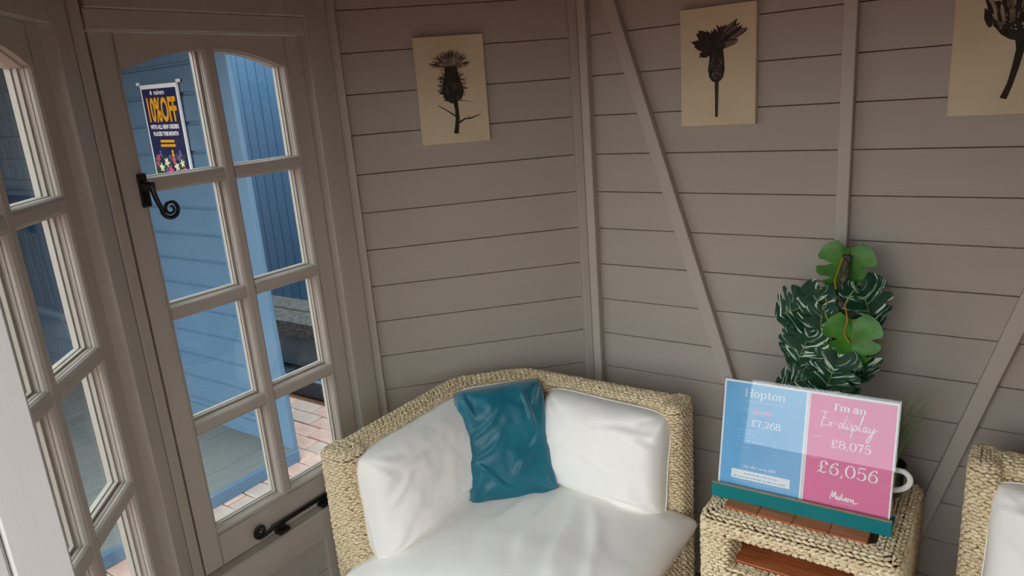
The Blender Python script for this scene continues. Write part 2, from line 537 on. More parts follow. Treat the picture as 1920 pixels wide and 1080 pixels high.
def make_window(n, side, label, hand=True):
    L = CORN[side][2]
    w = empty('window_%d' % n, (0, 0, 0))
    w.matrix_basis = wmx(side)
    tag(w, label, 'window', kind='structure')
    fr = M['frame']
    # fixed frame, proud of the sash
    MB().box(0.0, 0.032, -0.004, 0.017, 0.0, ZT, c=0.002).build('jamb', fr, w, None, True)
    MB().box(0.0, 0.050, 0.047, 0.056, 0.378, ZH + 0.03).build('gap_shade_strip', M['backing'], w, None, True)  # dark strip behind the sash gap, its colour stands in for the shadow
    MB().box(0.590, 0.668, -0.026, 0.017, 0.0, ZT, c=0.002).build('jamb', fr, w, None, True)
    MB().box(0.668, L, -0.006, 0.017, 0.0, ZT).build('jamb', fr, w, None, True)
    MB().box(0.032, 0.590, -0.022, 0.017, ZH + 0.002, 1.787, c=0.002).build('head', fr, w, None, True)
    MB().box(0.032, 0.590, -0.034, 0.017, 1.787, 1.83, c=0.002).build('lintel', fr, w, None, True)
    MB().prism([(-0.034, 0.378), (0.05, 0.378), (0.05, 0.4395), (-0.028, 0.4365), (-0.034, 0.433)], 0.03, 0.592).build('sill', fr, w, None, True)
    MB().box(0.032, 0.590, -0.018, 0.017, 0.34, 0.378, c=0.002).build('rail', fr, w, None, True)
    MB().box(0.40, 0.45, -0.016, 0.0, 0.0, 0.34, c=0.002).build('stud', fr, w, None, True)
    # sash
    y0 = 0.0
    MB().prism([(0.0435, 0)] + [(XL - 0.009 + a, b) for a, b in EDGE] + [(0.0435, 0.046)], 0.4405, ZH, 'z').build('stile', fr, w, None, True)
    MB().prism([(0.586, 0)] + [(XR + 0.009 - a, b) for a, b in EDGE] + [(0.586, 0.046)], 0.4405, ZH, 'z').build('stile', fr, w, None, True)
    MB().prism([(0, 0.4405)] + [(b, ZB - 0.009 + a) for a, b in EDGE] + [(0.046, 0.4405)], XL - 0.004, XR + 0.004).build('bottom_rail', fr, w, None, True)
    # arched head rail with a moulded lower edge
    for (ya, yb, dz, nm) in ((0.0, 0.0135, 0.0, 'head_rail'), (0.0135, 0.046, -0.003, 'arch_bead')):
        xs = [XL - 0.004 + (XR - XL + 0.008) * k / 40 for k in range(41)]
        poly = [(x, arch_z(min(max(x, XL), XR)) + dz) for x in xs] + [(XR + 0.004, ZH), (XL - 0.004, ZH)]
        MB().prism(poly, ya, yb, 'y').build(nm, fr, w, None, True)
    MB().prism([(a + (XM0 + XM1) / 2, b) for a, b in BARP], ZB - 0.005, 1.715, 'z').build('glazing_bar', fr, w, None, True)
    for a, b in RAILS:
        z = (a + b) / 2
        for (xa, xb) in ((XL - 0.004, XM0 + 0.004), (XM1 - 0.004, XR + 0.004)):
            MB().prism([(q, z + p_) for p_, q in BARP], xa, xb).build('glazing_bar', fr, w, None, True)
    zz = [ZB, RAILS[0][0], RAILS[0][1], RAILS[1][0], RAILS[1][1], RAILS[2][0], RAILS[2][1], 1.72]
    for (xa, xb) in ((XL, XM0), (XM1, XR)):
        for k in range(4):
            za, zb = zz[2 * k], zz[2 * k + 1]
            pn = MB().box(xa, xb, GY, GY + 0.004, za, zb).build('pane', M['glass'], w, None, True)
            t = 0.005
            bd = MB()
            bd.box(xa, xa + t, GY - 0.007, GY, za, zb)
            bd.box(xb - t, xb, GY - 0.007, GY, za, zb)
            bd.box(xa + t, xb - t, GY - 0.007, GY, za, za + t)
            bd.box(xa, xa + t, GY + 0.004, GY + 0.014, za, zb)
            bd.box(xb - t, xb, GY + 0.004, GY + 0.014, za, zb)
            bd.box(xa + t, xb - t, GY + 0.004, GY + 0.014, za, za + t)
            bd.build('glazing_bead', fr, pn, None, True)
    if hand:
        # curled fastener
        h = MB().box(0.079, 0.101, -0.008, 0.0, 1.372, 1.448, c=0.003).build('handle_plate', M['iron'], w, None, True)
        tag(h, 'black iron fastener plate')
        m = MB()
        m.box(0.082, 0.104, -0.032, -0.006, 1.408, 1.430, c=0.004)
        pts, rad = [], []
        for t in range(9):
            u = t / 8
            pts.append((0.095 + 0.002 * u + 0.007 * u * u, -0.028 - 0.006 * u, 1.420 - 0.052 * u))
            rad.append(0.0058 - 0.0005 * u)
        # spiral tail, opening to the right
        cx, cz = 0.1255, 1.366
        for t in range(1, 41):
            u = t / 40
            a = math.pi * 1.03 + u * 3.5 * math.pi
            rr = 0.0215 * (1 - 0.78 * u)
            cxx = cx + 0.0
            pts.append((cxx + rr * math.cos(a), -0.034, cz - 0.002 + rr * math.sin(a) * 1.05))
            rad.append(0.0053 - 0.0028 * u)
        m.tube(pts, rad, 8)
        tag(m.build('curled_handle', M['iron'], w, None, True, True, 40), 'black curled monkey tail handle')
        # casement stay along the bottom rail
        s = MB()
        s.box(0.248, 0.284, -0.030, -0.004, 0.441, 0.452, c=0.002)
        s.box(0.258, 0.274, -0.022, -0.008, 0.45, 0.470)
        s.box(0.398, 0.432, -0.030, -0.004, 0.441, 0.452, c=0.002)
        s.box(0.408, 0.422, -0.022, -0.008, 0.45, 0.470)
        s.box(0.455, 0.50, -0.026, 0.0, 0.452, 0.486, c=0.002)
        tag(s.build('stay_bracket', M['iron'], w, None, True), 'black iron stay brackets on the sill')
        b = MB()
        b.box(0.236, 0.49, -0.019, -0.011, 0.462, 0.474, c=0.0015)
        pts, rad = [], []
        pts.append((0.240, -0.015, 0.467)); rad.append(0.006)
        pts.append((0.226, -0.015, 0.463)); rad.append(0.0056)
        pts.append((0.212, -0.015, 0.461)); rad.append(0.0052)
        cx, cz = 0.202, 0.479
        for t in range(0, 41):
            u = t / 40
            a = -math.pi * 0.5 - u * 3.4 * math.pi
            rr = 0.0185 * (1 - 0.78 * u)
            pts.append((cx + rr * math.cos(a), -0.015, cz + rr * math.sin(a)))
            rad.append(0.0050 - 0.0026 * u)
        b.tube(pts, rad, 8)
        tag(b.build('casement_stay', M['iron'], w, None, True, True, 40), 'black iron casement stay with a curled end')
    return w


make_window(1, 'left', 'eight-light arched casement with black curled handle left of the corner sofa')
make_window(2, 'front_left', 'eight-light arched casement cut off by the left edge of the photo')

# corner posts
for n, (pos, a, lab) in enumerate([((-SD, -SD - LW), 112.5, 'taupe corner post between the two casements'),
                                   ((LB + SD, -SD - LW), -112.5, 'taupe corner post at the right end')]):
    mx = Matrix.Translation((pos[0], pos[1], 0)) @ Matrix.Rotation(R(a), 4, 'Z')
    o = MB().box(-0.016, 0.016, -0.034, 0.03, 0.0, ZT, c=0.003).build('trim_%d' % (n + 1), M['frame'], None, mx)
    tag(o, lab, 'post', kind='structure')
# door jambs of the open doorway
for n, (x, s, lab) in enumerate([(0.353, 1, 'pale grey door jamb at the lower left edge'), (LB - 0.353, -1, 'pale grey door jamb right of the open doorway')]):
    e = empty('trim_%d' % (n + 3), (x, YF, 0))
    tag(e, lab, 'door jamb', kind='structure')
    MB().box(min(x, x - s * 0.052), max(x, x - s * 0.052), YF - 0.048, YF + 0.002, -0.02, 1.95, c=0.002).build('jamb', M['jamb'], e)
    a, b = sorted((x - 0.004 * s, x - s * 0.11))
    MB().box(a, b, YF - 0.066, YF - 0.049, -0.02, 1.95, c=0.003).build('architrave', M['jamb'], e)
    a, b = sorted((x - 0.11 * s, x - s * 0.40))
    MB().box(a, b, YF - 0.056, YF - 0.046, -0.02, 1.95).build('cladding', M['jamb'], e)

# ------------------------------------------------------------------ outside: ground, paving, neighbouring display buildings
GZ = -0.09
g = MB().box(-160, 160, -160, 160, GZ - 0.1, GZ - 0.012).build('ground', M['ground'])
tag(g, 'sandy brick ground outside the summerhouse', 'ground', kind='structure')
pv = empty('brick_paving', (-1.2, 0, GZ))
tag(pv, 'pink and grey brick paving outside the casement with the curled handle', 'paving', kind='structure')
pm = [MB().box(0, 0.208, 0, 0.098, -0.03, 0.0, c=0.004).mesh('paver', M[k]) for k in ('paver', 'paver2')]
for i in range(14):
    for j in range(22):
        x = -3.3 + i * 0.213 + (0.106 if j % 2 else 0)
        y = -1.25 + j * 0.103
        if x < -1.86 and y < 0.06:
            continue
        if y > 0.50 or x > -0.62 or y > -x:
            continue
        rr = rng.random()
        link('paver', pm[0 if rr < 0.62 else 1], pv, Matrix.Translation((x, y, GZ + rng.uniform(-0.003, 0.002))))

# slate blue shed with a deck
sh = empty('blue_display_shed', (-2.6, 0, GZ))
tag(sh, 'slate blue weatherboarded shed with a deck seen through the casement', 'shed')
SX0, SX1 = -5.2, -1.635
MB().box(SX0, SX1 - 0.02, 0.010, 0.018, GZ, 2.02).build('wall', M['bluewall'], sh)
bm_ = MB().prism([(-0.005, 0.0), (0.010, 0.0), (0.010, 0.131), (0.0085, 0.131), (0.0085, 0.119), (-0.001, 0.112)], 0, SX1 - 0.28 - SX0).mesh('weatherboard', M['bluewall'])
zk = 1.1455 - 0.131 * 9
while zk < 1.9:
    if zk > GZ + 0.02:
        link('weatherboard', bm_, sh, Matrix.Translation((SX0, 0, zk)))
    zk += 0.131
MB().box(SX1 - 0.285, SX1 - 0.012, -0.014, 0.010, GZ, 2.02, c=0.002).build('corner_trim', M['bluetrim'], sh)
MB().box(SX0, SX1 - 0.286, -0.012, 0.0, -0.03, 0.055, c=0.002).build('skirting', M['bluewall'], sh)
for k in range(20):
    x = SX1 - 0.006 - (k + 1) * 0.172
    MB().box(x, x + 0.168, -1.75, -0.002, -0.055, -0.032, c=0.002).build('deck_board', M['deck'], sh)
MB().box(SX0, SX1 - 0.012, -1.74, -0.01, GZ, -0.058).build('deck_frame', M['navydark'], sh)
MB().box(SX1 - 0.011, SX1 + 0.012, -1.76, -0.000, GZ, -0.030, c=0.003).build('deck_fascia', M['bluewall'], sh)
MB().box(SX0, SX1 + 0.25, -1.85, 0.12, 2.02, 2.08).build('roof', M['roof'], sh)
MB().box(SX0 - 0.03, SX0, -1.79, 0.1, GZ, 2.02).build('wall', M['navy'], sh)  # end wall added to shut out sky light and darken the far deck
MB().box(SX0, -3.2, -1.79, -1.76, GZ, 2.02).build('wall', M['navy'], sh)  # unseen front wall, added to keep daylight off the far deck
# shed window with pale sills
wn = MB().box(-4.45, -3.35, -0.010, 0.012, 0.43, 1.17).build('window', M['navy'], sh)
MB().box(-4.48, -3.32, -0.045, 0.0, 0.395, 0.43, c=0.003).build('window_sill', M['bluetrim'], wn)
MB().box(-4.48, -3.32, -0.030, 0.0, 1.17, 1.20, c=0.003).build('window_head', M['bluetrim'], wn)
for x in (-4.45, -3.92, -3.39):
    MB().box(x, x + 0.04, -0.022, 0.0, 0.43, 1.17).build('window_post', M['navy'], wn)

# deep blue building behind, open fronted
nb = empty('deep_blue_building', (-2.6, 1.0, GZ))
tag(nb, 'deep blue building of vertical boards behind the slate blue shed', 'building')
MB().box(-6.0, 0.6, 1.372, 1.42, GZ, 3.0).build('wall', M['navy'], nb)
tg = MB().prism([(0, 0.02), (0, 0.004), (0.004, 0), (0.094, 0), (0.098, 0.004), (0.098, 0.02)], -0.02, 3.0 - 0.0, 'z').mesh('board', M['navy'])
for k in range(46):
    link('board', tg, nb, Matrix.Translation((-4.6 + k * 0.1, 1.35, 0)))
MB().box(-6.0, 0.6, 0.56, 1.37, GZ, -0.005).build('platform', M['navydark'], nb)
MB().box(-6.0, 0.6, 0.545, 0.56, GZ, 0.012, c=0.003).build('fascia', M['navydark'], nb)
MB().box(-6.0, 0.6, 0.538, 0.562, 0.012, 0.022, c=0.002).build('threshold', M['bluetrim'], nb)




# ------------------------------------------------------------------ flat print helpers
def text_mesh(txt, size, bold=0.0, spacing=1.0, align='CENTER'):
    c = bpy.data.curves.new('lettering', 'FONT')
    c.body = txt
    c.size = size
    c.offset = bold
    c.space_character = spacing
    c.align_x = align
    c.resolution_u = 3
    o = bpy.data.objects.new('tmp_text', c)
    COL.objects.link(o)
    dg = bpy.context.evaluated_depsgraph_get()
    me = bpy.data.meshes.new_from_object(o.evaluated_get(dg))
    bpy.data.objects.remove(o)
    return me


def put_text(txt, size, m, parent, plane_mx, x, z, sx=1.0, off=0.0006, bold=0.0, spacing=1.0, align='CENTER', name='lettering', sy=1.0):
    me = text_mesh(txt, size, bold, spacing, align)
    me.materials.clear()
    me.materials.append(M[m])
    # text lies in local XY: map to plane x,z with a small offset to the viewer
    mx = plane_mx @ Matrix.Translation((x, -off, z)) @ Matrix.Rotation(R(90), 4, 'X') @ Matrix.Diagonal((sx, sy, 1, 1))
    return link(name, me, parent, mx)


# ------------------------------------------------------------------ offer poster on the shed
po = empty('offer_poster', (-2.194, -0.016, 1.29))
tag(po, 'ten percent off poster in a white frame on the slate blue shed', 'poster')
PM = Matrix.Translation((-2.194, -0.018, 1.502)) @ Matrix.Rotation(R(1.0), 4, 'Y')


def pplane(x, z, off):
    return PM @ Vector((x, -off, z))


MB().box(-0.153, 0.153, -0.004, 0.006, -0.214, 0.214, PM).build('frame', M['paper'], po)
MB().box(-0.142, 0.142, -0.0052, -0.004, -0.203, 0.195, PM).build('print', M['pnavy'], po)
MB().box(-0.175, 0.175, -0.002, 0.006, 0.217, 0.224, PM, c=0.002).build('hanger', M['bluetrim'], po)
for hx in (-0.168, 0.168):
    MB().box(hx - 0.012, hx + 0.012, -0.006, 0.006, 0.214, 0.228, PM, c=0.002).build('clip', M['paper'], po)
put_text('10%OFF', 0.100, 'pyellow', po, PM, 0.0, 0.048, 0.74, 0.006, 0.0030, 1.0, sy=1.5)
put_text('WITH ALL NEW ORDERS', 0.026, 'ink', po, PM, 0.0, 0.012, 0.82, 0.006, 0.0012)
put_text('PLACED THIS MONTH', 0.026, 'ink', po, PM, 0.0, -0.020, 0.82, 0.006, 0.0012)
for z, wd in ((-0.046, 0.058), (-0.066, 0.062)):
    MB().box(-wd, wd, -0.0060, -0.0052, z - 0.006, z + 0.006, PM).build('fine_print', M['pyellow'], po)
put_text('malvern', 0.030, 'ink', po, PM, 0.004, 0.168, 0.9, 0.006, 0.0008)
lg = MB()
lg.add([PM @ Vector((-0.064 + 0.008 * math.cos(a), -0.006, 0.177 + 0.010 * math.sin(a))) for a in [2 * math.pi * k / 12 for k in range(12)]], [tuple(range(12))])
lg.build('emblem', M['ink'], po)


def blossom(mb, x, z, r, off, petals=6, ph=0.0):
    n = petals * 4
    pts = []
    for k in range(n):
        a = 2 * math.pi * k / n + ph
        rr = r * (0.72 + 0.28 * math.cos(petals * (a - ph)))
        pts.append(pplane(x + rr * math.cos(a), z + rr * math.sin(a), off))
    mb.add(pts, [tuple(range(n))])


fl = {k: MB() for k in ('pgreen', 'ppink', 'pwhite', 'ppurple', 'pyellow')}
for k in range(46):
    x, z = rng.uniform(-0.125, 0.125), rng.uniform(-0.195, -0.11)
    blossom(fl['pgreen'], x, z, rng.uniform(0.010, 0.018), 0.0062 + k * 0.00001, 3, rng.random() * 6)
for (x, z, r, c) in [(-0.10, -0.125, 0.022, 'ppink'), (-0.115, -0.15, 0.018, 'ppink'), (-0.085, -0.17, 0.024, 'pwhite'), (-0.035, -0.145, 0.025, 'pwhite'), (-0.01, -0.18, 0.027, 'ppink'),
                     (0.03, -0.135, 0.022, 'ppink'), (0.045, -0.165, 0.025, 'pwhite'), (0.075, -0.125, 0.018, 'ppurple'), (0.095, -0.15, 0.022, 'pwhite'), (0.11, -0.18, 0.02, 'ppink'),
                     (0.03, -0.095, 0.012, 'pyellow'), (0.03, -0.112, 0.014, 'pyellow'), (0.09, -0.095, 0.012, 'ppurple'), (0.095, -0.11, 0.014, 'ppurple'), (-0.075, -0.095, 0.010, 'ppurple'),
                     (-0.075, -0.11, 0.012, 'ppurple'), (-0.04, -0.185, 0.018, 'ppurple'), (0.085, -0.19, 0.016, 'pwhite'), (-0.12, -0.185, 0.016, 'pgreen'), (0.0, -0.12, 0.014, 'ppurple')]:
    blossom(fl[c], x, z, r, 0.0070 + 0.0001 * len(fl[c].f), 5, rng.random() * 6)
for k, b in fl.items():
    b.build('printed_flowers', M[k], po)['kind'] = 'stuff'

# ------------------------------------------------------------------ woven seagrass
def stitches(rows, sp=0.0150, ln=0.0235, wd=0.0078, ht=0.0098, name='weave', seed=1, slant=17):
    """rows: list of (P (n,3), N (n,3), closed). Lays twisted rope stitches along every row."""
    r = np.random.default_rng(seed)
    Cs, Ts, Ns, Ss = [], [], [], []
    for i, (P, N, closed) in enumerate(rows):
        P = np.asarray(P, float); N = np.asarray(N, float)
        if closed:
            P = np.vstack([P, P[:1]]); N = np.vstack([N, N[:1]])
        d = np.r_[0, np.cumsum(np.linalg.norm(np.diff(P, axis=0), axis=1))]
        L = d[-1]
        n = max(1, int(round(L / sp)))
        t = (np.arange(n) + (0.5 if i % 2 else 0.0) + 0.25) / n * L
        t = np.clip(t + r.uniform(-0.0012, 0.0012, n), 0, L)
        C = np.stack([np.interp(t, d, P[:, k]) for k in range(3)], 1)
        A = np.stack([np.interp(np.clip(t + 0.003, 0, L), d, P[:, k]) for k in range(3)], 1)
        B = np.stack([np.interp(np.clip(t - 0.003, 0, L), d, P[:, k]) for k in range(3)], 1)
        T = A - B
        T /= np.linalg.norm(T, axis=1)[:, None] + 1e-12
        NN = np.stack([np.interp(t, d, N[:, k]) for k in range(3)], 1)
        NN -= T * np.sum(NN * T, 1)[:, None]
        NN /= np.linalg.norm(NN, axis=1)[:, None] + 1e-12
        Cs.append(C); Ts.append(T); Ns.append(NN); Ss.append(np.full(n, 1.0 if i % 2 else -1.0))
    C = np.vstack(Cs); T = np.vstack(Ts); N = np.vstack(Ns); S = np.concatenate(Ss)
    n = len(C)
    B = np.cross(N, T)
    a = np.radians(slant + r.uniform(-8, 8, n)) * S
    T2 = T * np.cos(a)[:, None] + B * np.sin(a)[:, None]
    B2 = -T * np.sin(a)[:, None] + B * np.cos(a)[:, None]
    C = C + N * r.uniform(-0.0008, 0.0010, n)[:, None]
    ln_ = ln * r.uniform(0.9, 1.12, n)
    wd_ = wd * r.uniform(0.88, 1.1, n)
    seg = 6
    V = np.zeros((n, 2 + 2 * seg, 3))
    tip = 0.0045
    V[:, 0] = C - T2 * (ln_ / 2)[:, None] - N * tip
    V[:, 1] = C + T2 * (ln_ / 2)[:, None] - N * tip
    for k in range(seg):
        an = 2 * math.pi * k / seg + math.pi / 6
        o = B2 * (wd_ / 2 * math.cos(an))[:, None] + N * (ht / 2 * math.sin(an))
        V[:, 2 + k] = C - T2 * (ln_ * 0.22)[:, None] + o
        V[:, 2 + seg + k] = C + T2 * (ln_ * 0.22)[:, None] + o
    faces = []
    for k in range(seg):
        k2 = (k + 1) % seg
        faces.append((0, 2 + k, 2 + k2, 2 + k))
    tri = []
    for k in range(seg):
        k2 = (k + 1) % seg
        tri += [(0, 2 + k2, 2 + k), (2 + k, 2 + k2, 2 + seg + k2), (2 + k, 2 + seg + k2, 2 + seg + k), (1, 2 + seg + k, 2 + seg + k2)]
    tri = np.array(tri)
    nv = V.shape[1]
    F = (tri[None] + (np.arange(n) * nv)[:, None, None]).reshape(-1, 3)
    me = bpy.data.meshes.new(name)
    me.vertices.add(n * nv)
    me.vertices.foreach_set('co', V.reshape(-1))
    me.loops.add(len(F) * 3)
    me.loops.foreach_set('vertex_index', F.reshape(-1).astype(np.int32))
    me.polygons.add(len(F))
    me.polygons.foreach_set('loop_start', np.arange(0, len(F) * 3, 3, dtype=np.int32))
    me.polygons.foreach_set('loop_total', np.full(len(F), 3, dtype=np.int32))
    me.polygons.foreach_set('use_smooth', np.ones(len(F), dtype=bool))
    me.update(calc_edges=True)
    me.materials.append(M['rope'])
    return me


ROW = 0.0086


def offset_path(path, o, zc):
    """mitred offset of an open plan polyline; o > 0 to the left of travel"""
    P = [Vector(p).to_2d() for p in path]
    n = len(P)
    out, nor = [], []
    for i in range(n):
        d0 = (P[i] - P[i - 1]).normalized() if i > 0 else (P[1] - P[0]).normalized()
        d1 = (P[i + 1] - P[i]).normalized() if i < n - 1 else d0
        n0, n1 = Vector((-d0.y, d0.x)), Vector((-d1.y, d1.x))
        m = (n0 + n1).normalized()
        k = o / max(0.3, m.dot(n0))
        out.append(P[i] + m * k)
        nor.append(m)
    return out, nor


def soft(path, r=0.05, n=6):
    """round the bends of a plan polyline"""
    P = [Vector(p).to_2d() for p in path]
    out = [P[0]]
    for i in range(1, len(P) - 1):
        a = P[i] + (P[i - 1] - P[i]).normalized() * r
        b = P[i] + (P[i + 1] - P[i]).normalized() * r
        for k in range(n + 1):
            t = k / n
            out.append(a * (1 - t) ** 2 + P[i] * 2 * t * (1 - t) + b * t * t)
    out.append(P[-1])
    return out


def rounded_rect(x0, x1, y0, y1, r, n=5):
    pts, nor = [], []
    for cx, cy, a0 in ((x1 - r, y1 - r, 0), (x0 + r, y1 - r, 90), (x0 + r, y0 + r, 180), (x1 - r, y0 + r, 270)):
        for k in range(n + 1):
            a = R(a0 + 90 * k / n)
            pts.append((cx + r * math.cos(a), cy + r * math.sin(a)))
            nor.append((math.cos(a), math.sin(a)))
    return pts, nor


def resample2(pts, nor, step=0.012):
    out, no = [], []
    m = len(pts)
    for i in range(m):
        a, b = Vector(pts[i]), Vector(pts[(i + 1) % m])
        na, nb = Vector(nor[i]), Vector(nor[(i + 1) % m])
        k = max(1, int((b - a).length / step))
        for q in range(k):
            t = q / k
            out.append(a.lerp(b, t)); no.append(na.lerp(nb, t))
    return out, no


def wrap_rows(x0, x1, y0, y1, r, za, zb, cap=True):
    """horizontal rows round an upright rounded block, with a domed cap of shrinking loops"""
    rows = []
    pts, nor = resample2(*rounded_rect(x0, x1, y0, y1, r))
    z = za
    while z < zb - 0.012:
        rows.append(([(p[0], p[1], z) for p in pts], [(q[0], q[1], 0) for q in nor], True))
        z += ROW
    if cap:
        cr = 0.016
        for k in range(1, 5):
            a = R(22.5 * k)
            ins = cr * (1 - math.cos(a))
            pp, nn = resample2(*rounded_rect(x0 + ins, x1 - ins, y0 + ins, y1 - ins, max(0.006, r - ins)))
            rows.append(([(p[0], p[1], zb - cr + cr * math.sin(a)) for p in pp], [(q[0] * math.cos(a), q[1] * math.cos(a), math.sin(a)) for q in nn], True))
        ins = cr + ROW
        while x1 - x0 - 2 * ins > 0.004 and y1 - y0 - 2 * ins > 0.004:
            rr = max(0.002, min(r - ins, (x1 - x0) / 2 - ins - 0.0005, (y1 - y0) / 2 - ins - 0.0005))
            pp, nn = resample2(*rounded_rect(x0 + ins, x1 - ins, y0 + ins, y1 - ins, rr), step=0.008)
            rows.append(([(p[0], p[1], zb) for p in pp], [(0, 0, 1)] * len(pp), True))
            ins += ROW
    return rows


def block(mb, x0, x1, y0, y1, r, za, zb):
    pts, _ = rounded_rect(x0 + 0.003, x1 - 0.003, y0 + 0.003, y1 - 0.003, r)
    mb.prism(pts, za, zb - 0.011, 'z')


# ------------------------------------------------------------------ corner sofas
ST = 0.722                                         # rim height
OUT = [(-0.272, -0.83), (-0.272, -0.362), (-0.108, -0.198), (0.40, -0.198)]   # outer face of the back in plan
TH = 0.076
SEATZ = 0.315


def sofa_parts():
    parts = []
    path = soft(OUT, 0.055)
    # travel goes left front -> back right; inside of the sofa is on the right (negative offset)
    prof = []                                      # (offset from outer line, z, n_off, n_z), starting low outside
    z = 0.04
    r = TH / 2
    zt = ST - r * 0.55
    while z < zt:
        prof.append((0.0, z, 1.0, 0.0)); z += ROW
    m = int(math.pi * r * 0.80 / ROW)
    for k in range(m + 1):
        a = math.pi * k / m
        prof.append((-r + r * math.cos(a), zt + 0.55 * r * math.sin(a) ** 0.8 if math.sin(a) > 0 else zt, math.cos(a), math.sin(a) * 1.4))
    z = zt
    while z > SEATZ - 0.02:
        prof.append((-TH, z, -1.0, 0.0)); z -= ROW
    rows = []
    for (o, z, no, nz) in prof:
        pts, nor = offset_path(path, o, z)
        P = [(p.x, p.y, z) for p in pts]
        N = [(q.x * no, q.y * no, nz) for q in nor]
        rows.append((P, N, False))
    parts.append(('back_weave', stitches(rows, seed=3), 'stuff'))
    core = MB()
    ring = [(-0.004, 0.04), (-0.004, zt - 0.002)] + [(-r + (r - 0.004) * math.cos(math.pi * k / 8), zt - 0.004 + 0.52 * r * math.sin(math.pi * k / 8)) for k in range(1, 8)] + [(-TH + 0.004, zt - 0.002), (-TH + 0.004, 0.04)]
    cols = [offset_path(path, o, 0)[0] for o, z in ring]
    n, k_ = len(path), len(ring)
    vs = [(cols[j][i].x, cols[j][i].y, ring[j][1]) for i in range(n) for j in range(k_)]
    fs = [(i * k_ + j, (i + 1) * k_ + j, (i + 1) * k_ + (j + 1) % k_, i * k_ + (j + 1) % k_) for i in range(n - 1) for j in range(k_)]
    core.add(vs, fs + [tuple(range(k_)), tuple(range((n - 1) * k_, n * k_))])
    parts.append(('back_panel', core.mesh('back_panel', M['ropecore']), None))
    # end posts
    for (x0, x1, y0, y1) in ((-0.276, -0.176, -0.898, -0.818), (0.388, 0.445, -0.305, -0.194)):
        b = MB()
        block(b, x0, x1, y0, y1, 0.024, 0.03, ST)
        parts.append(('end_post', b.mesh('end_post', M['ropecore']), None))
        parts.append(('post_weave', stitches(wrap_rows(x0, x1, y0, y1, 0.026, 0.04, ST), seed=5 + int(x0 > 0)), 'stuff'))
    # seat base with woven front and side
    b = MB()
    poly = [(-0.19, -0.884), (0.436, -0.884), (0.436, -0.26), (-0.05, -0.26), (-0.19, -0.40)]
    b.prism(poly, 0.04, SEATZ, 'z')
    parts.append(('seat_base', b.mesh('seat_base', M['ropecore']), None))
    rows = []
    z = 0.045
    line = [(-0.18, -0.888), (0.425, -0.888), (0.437, -0.882), (0.441, -0.87), (0.441, -0.20)]
    nl = [(0, -1), (0, -1), (0.7, -0.7), (1, 0), (1, 0)]
    while z < SEATZ + 0.004:
        rows.append(([(p[0], p[1], z) for p in line], [(q[0], q[1], 0) for q in nl], False)); z += ROW
    for k in range(8):
        o = 0.006 + k * ROW
        rows.append(([(-0.18, -0.888 + o, SEATZ + 0.002), (0.441 - o, -0.888 + o, SEATZ + 0.002), (0.441 - o, -0.31, SEATZ + 0.002)], [(0, 0, 1)] * 3, False))
    parts.append(('seat_weave', stitches(rows, seed=9), 'stuff'))
    for (x, y) in ((-0.24, -0.86), (0.41, -0.86), (0.41, -0.225), (-0.11, -0.26), (-0.235, -0.39)):
        parts.append(('foot', MB().box(x - 0.018, x + 0.018, y - 0.018, y + 0.018, 0.0, 0.045, c=0.003).mesh('foot', M['soil']), None))
    return parts


SP = sofa_parts()
MIRROR = Matrix.Translation((1.5335, 0.02, 0)) @ Matrix.Diagonal((-1, 1, 1, 1))
for k, lab in enumerate(('woven seagrass corner sofa with a cut back corner under the thistle picture',
                         'woven seagrass sofa at the right edge beside the side table')):
    e = empty('woven_corner_sofa', (0.1, -0.5, 0))
    if k:
        e.matrix_basis = Matrix.Translation((1.4335, -0.48, 0)) @ Matrix.Diagonal((-1, 1, 1, 1))
    tag(e, lab, 'sofa', 'matching woven corner sofas')
    for nm, me, kd in SP:
        o = link(nm, me, e, Matrix.Translation((-0.1, 0.5, 0)), True)
        if kd:
            o['kind'] = kd


# ------------------------------------------------------------------ cushions
def fbm(p, oct_=3):
    v, a = 0.0, 1.0
    for k in range(oct_):
        v += a * noise.noise(p)
        p = p * 2.03 + Vector((3.1, 1.7, 9.2)); a *= 0.5
    return v


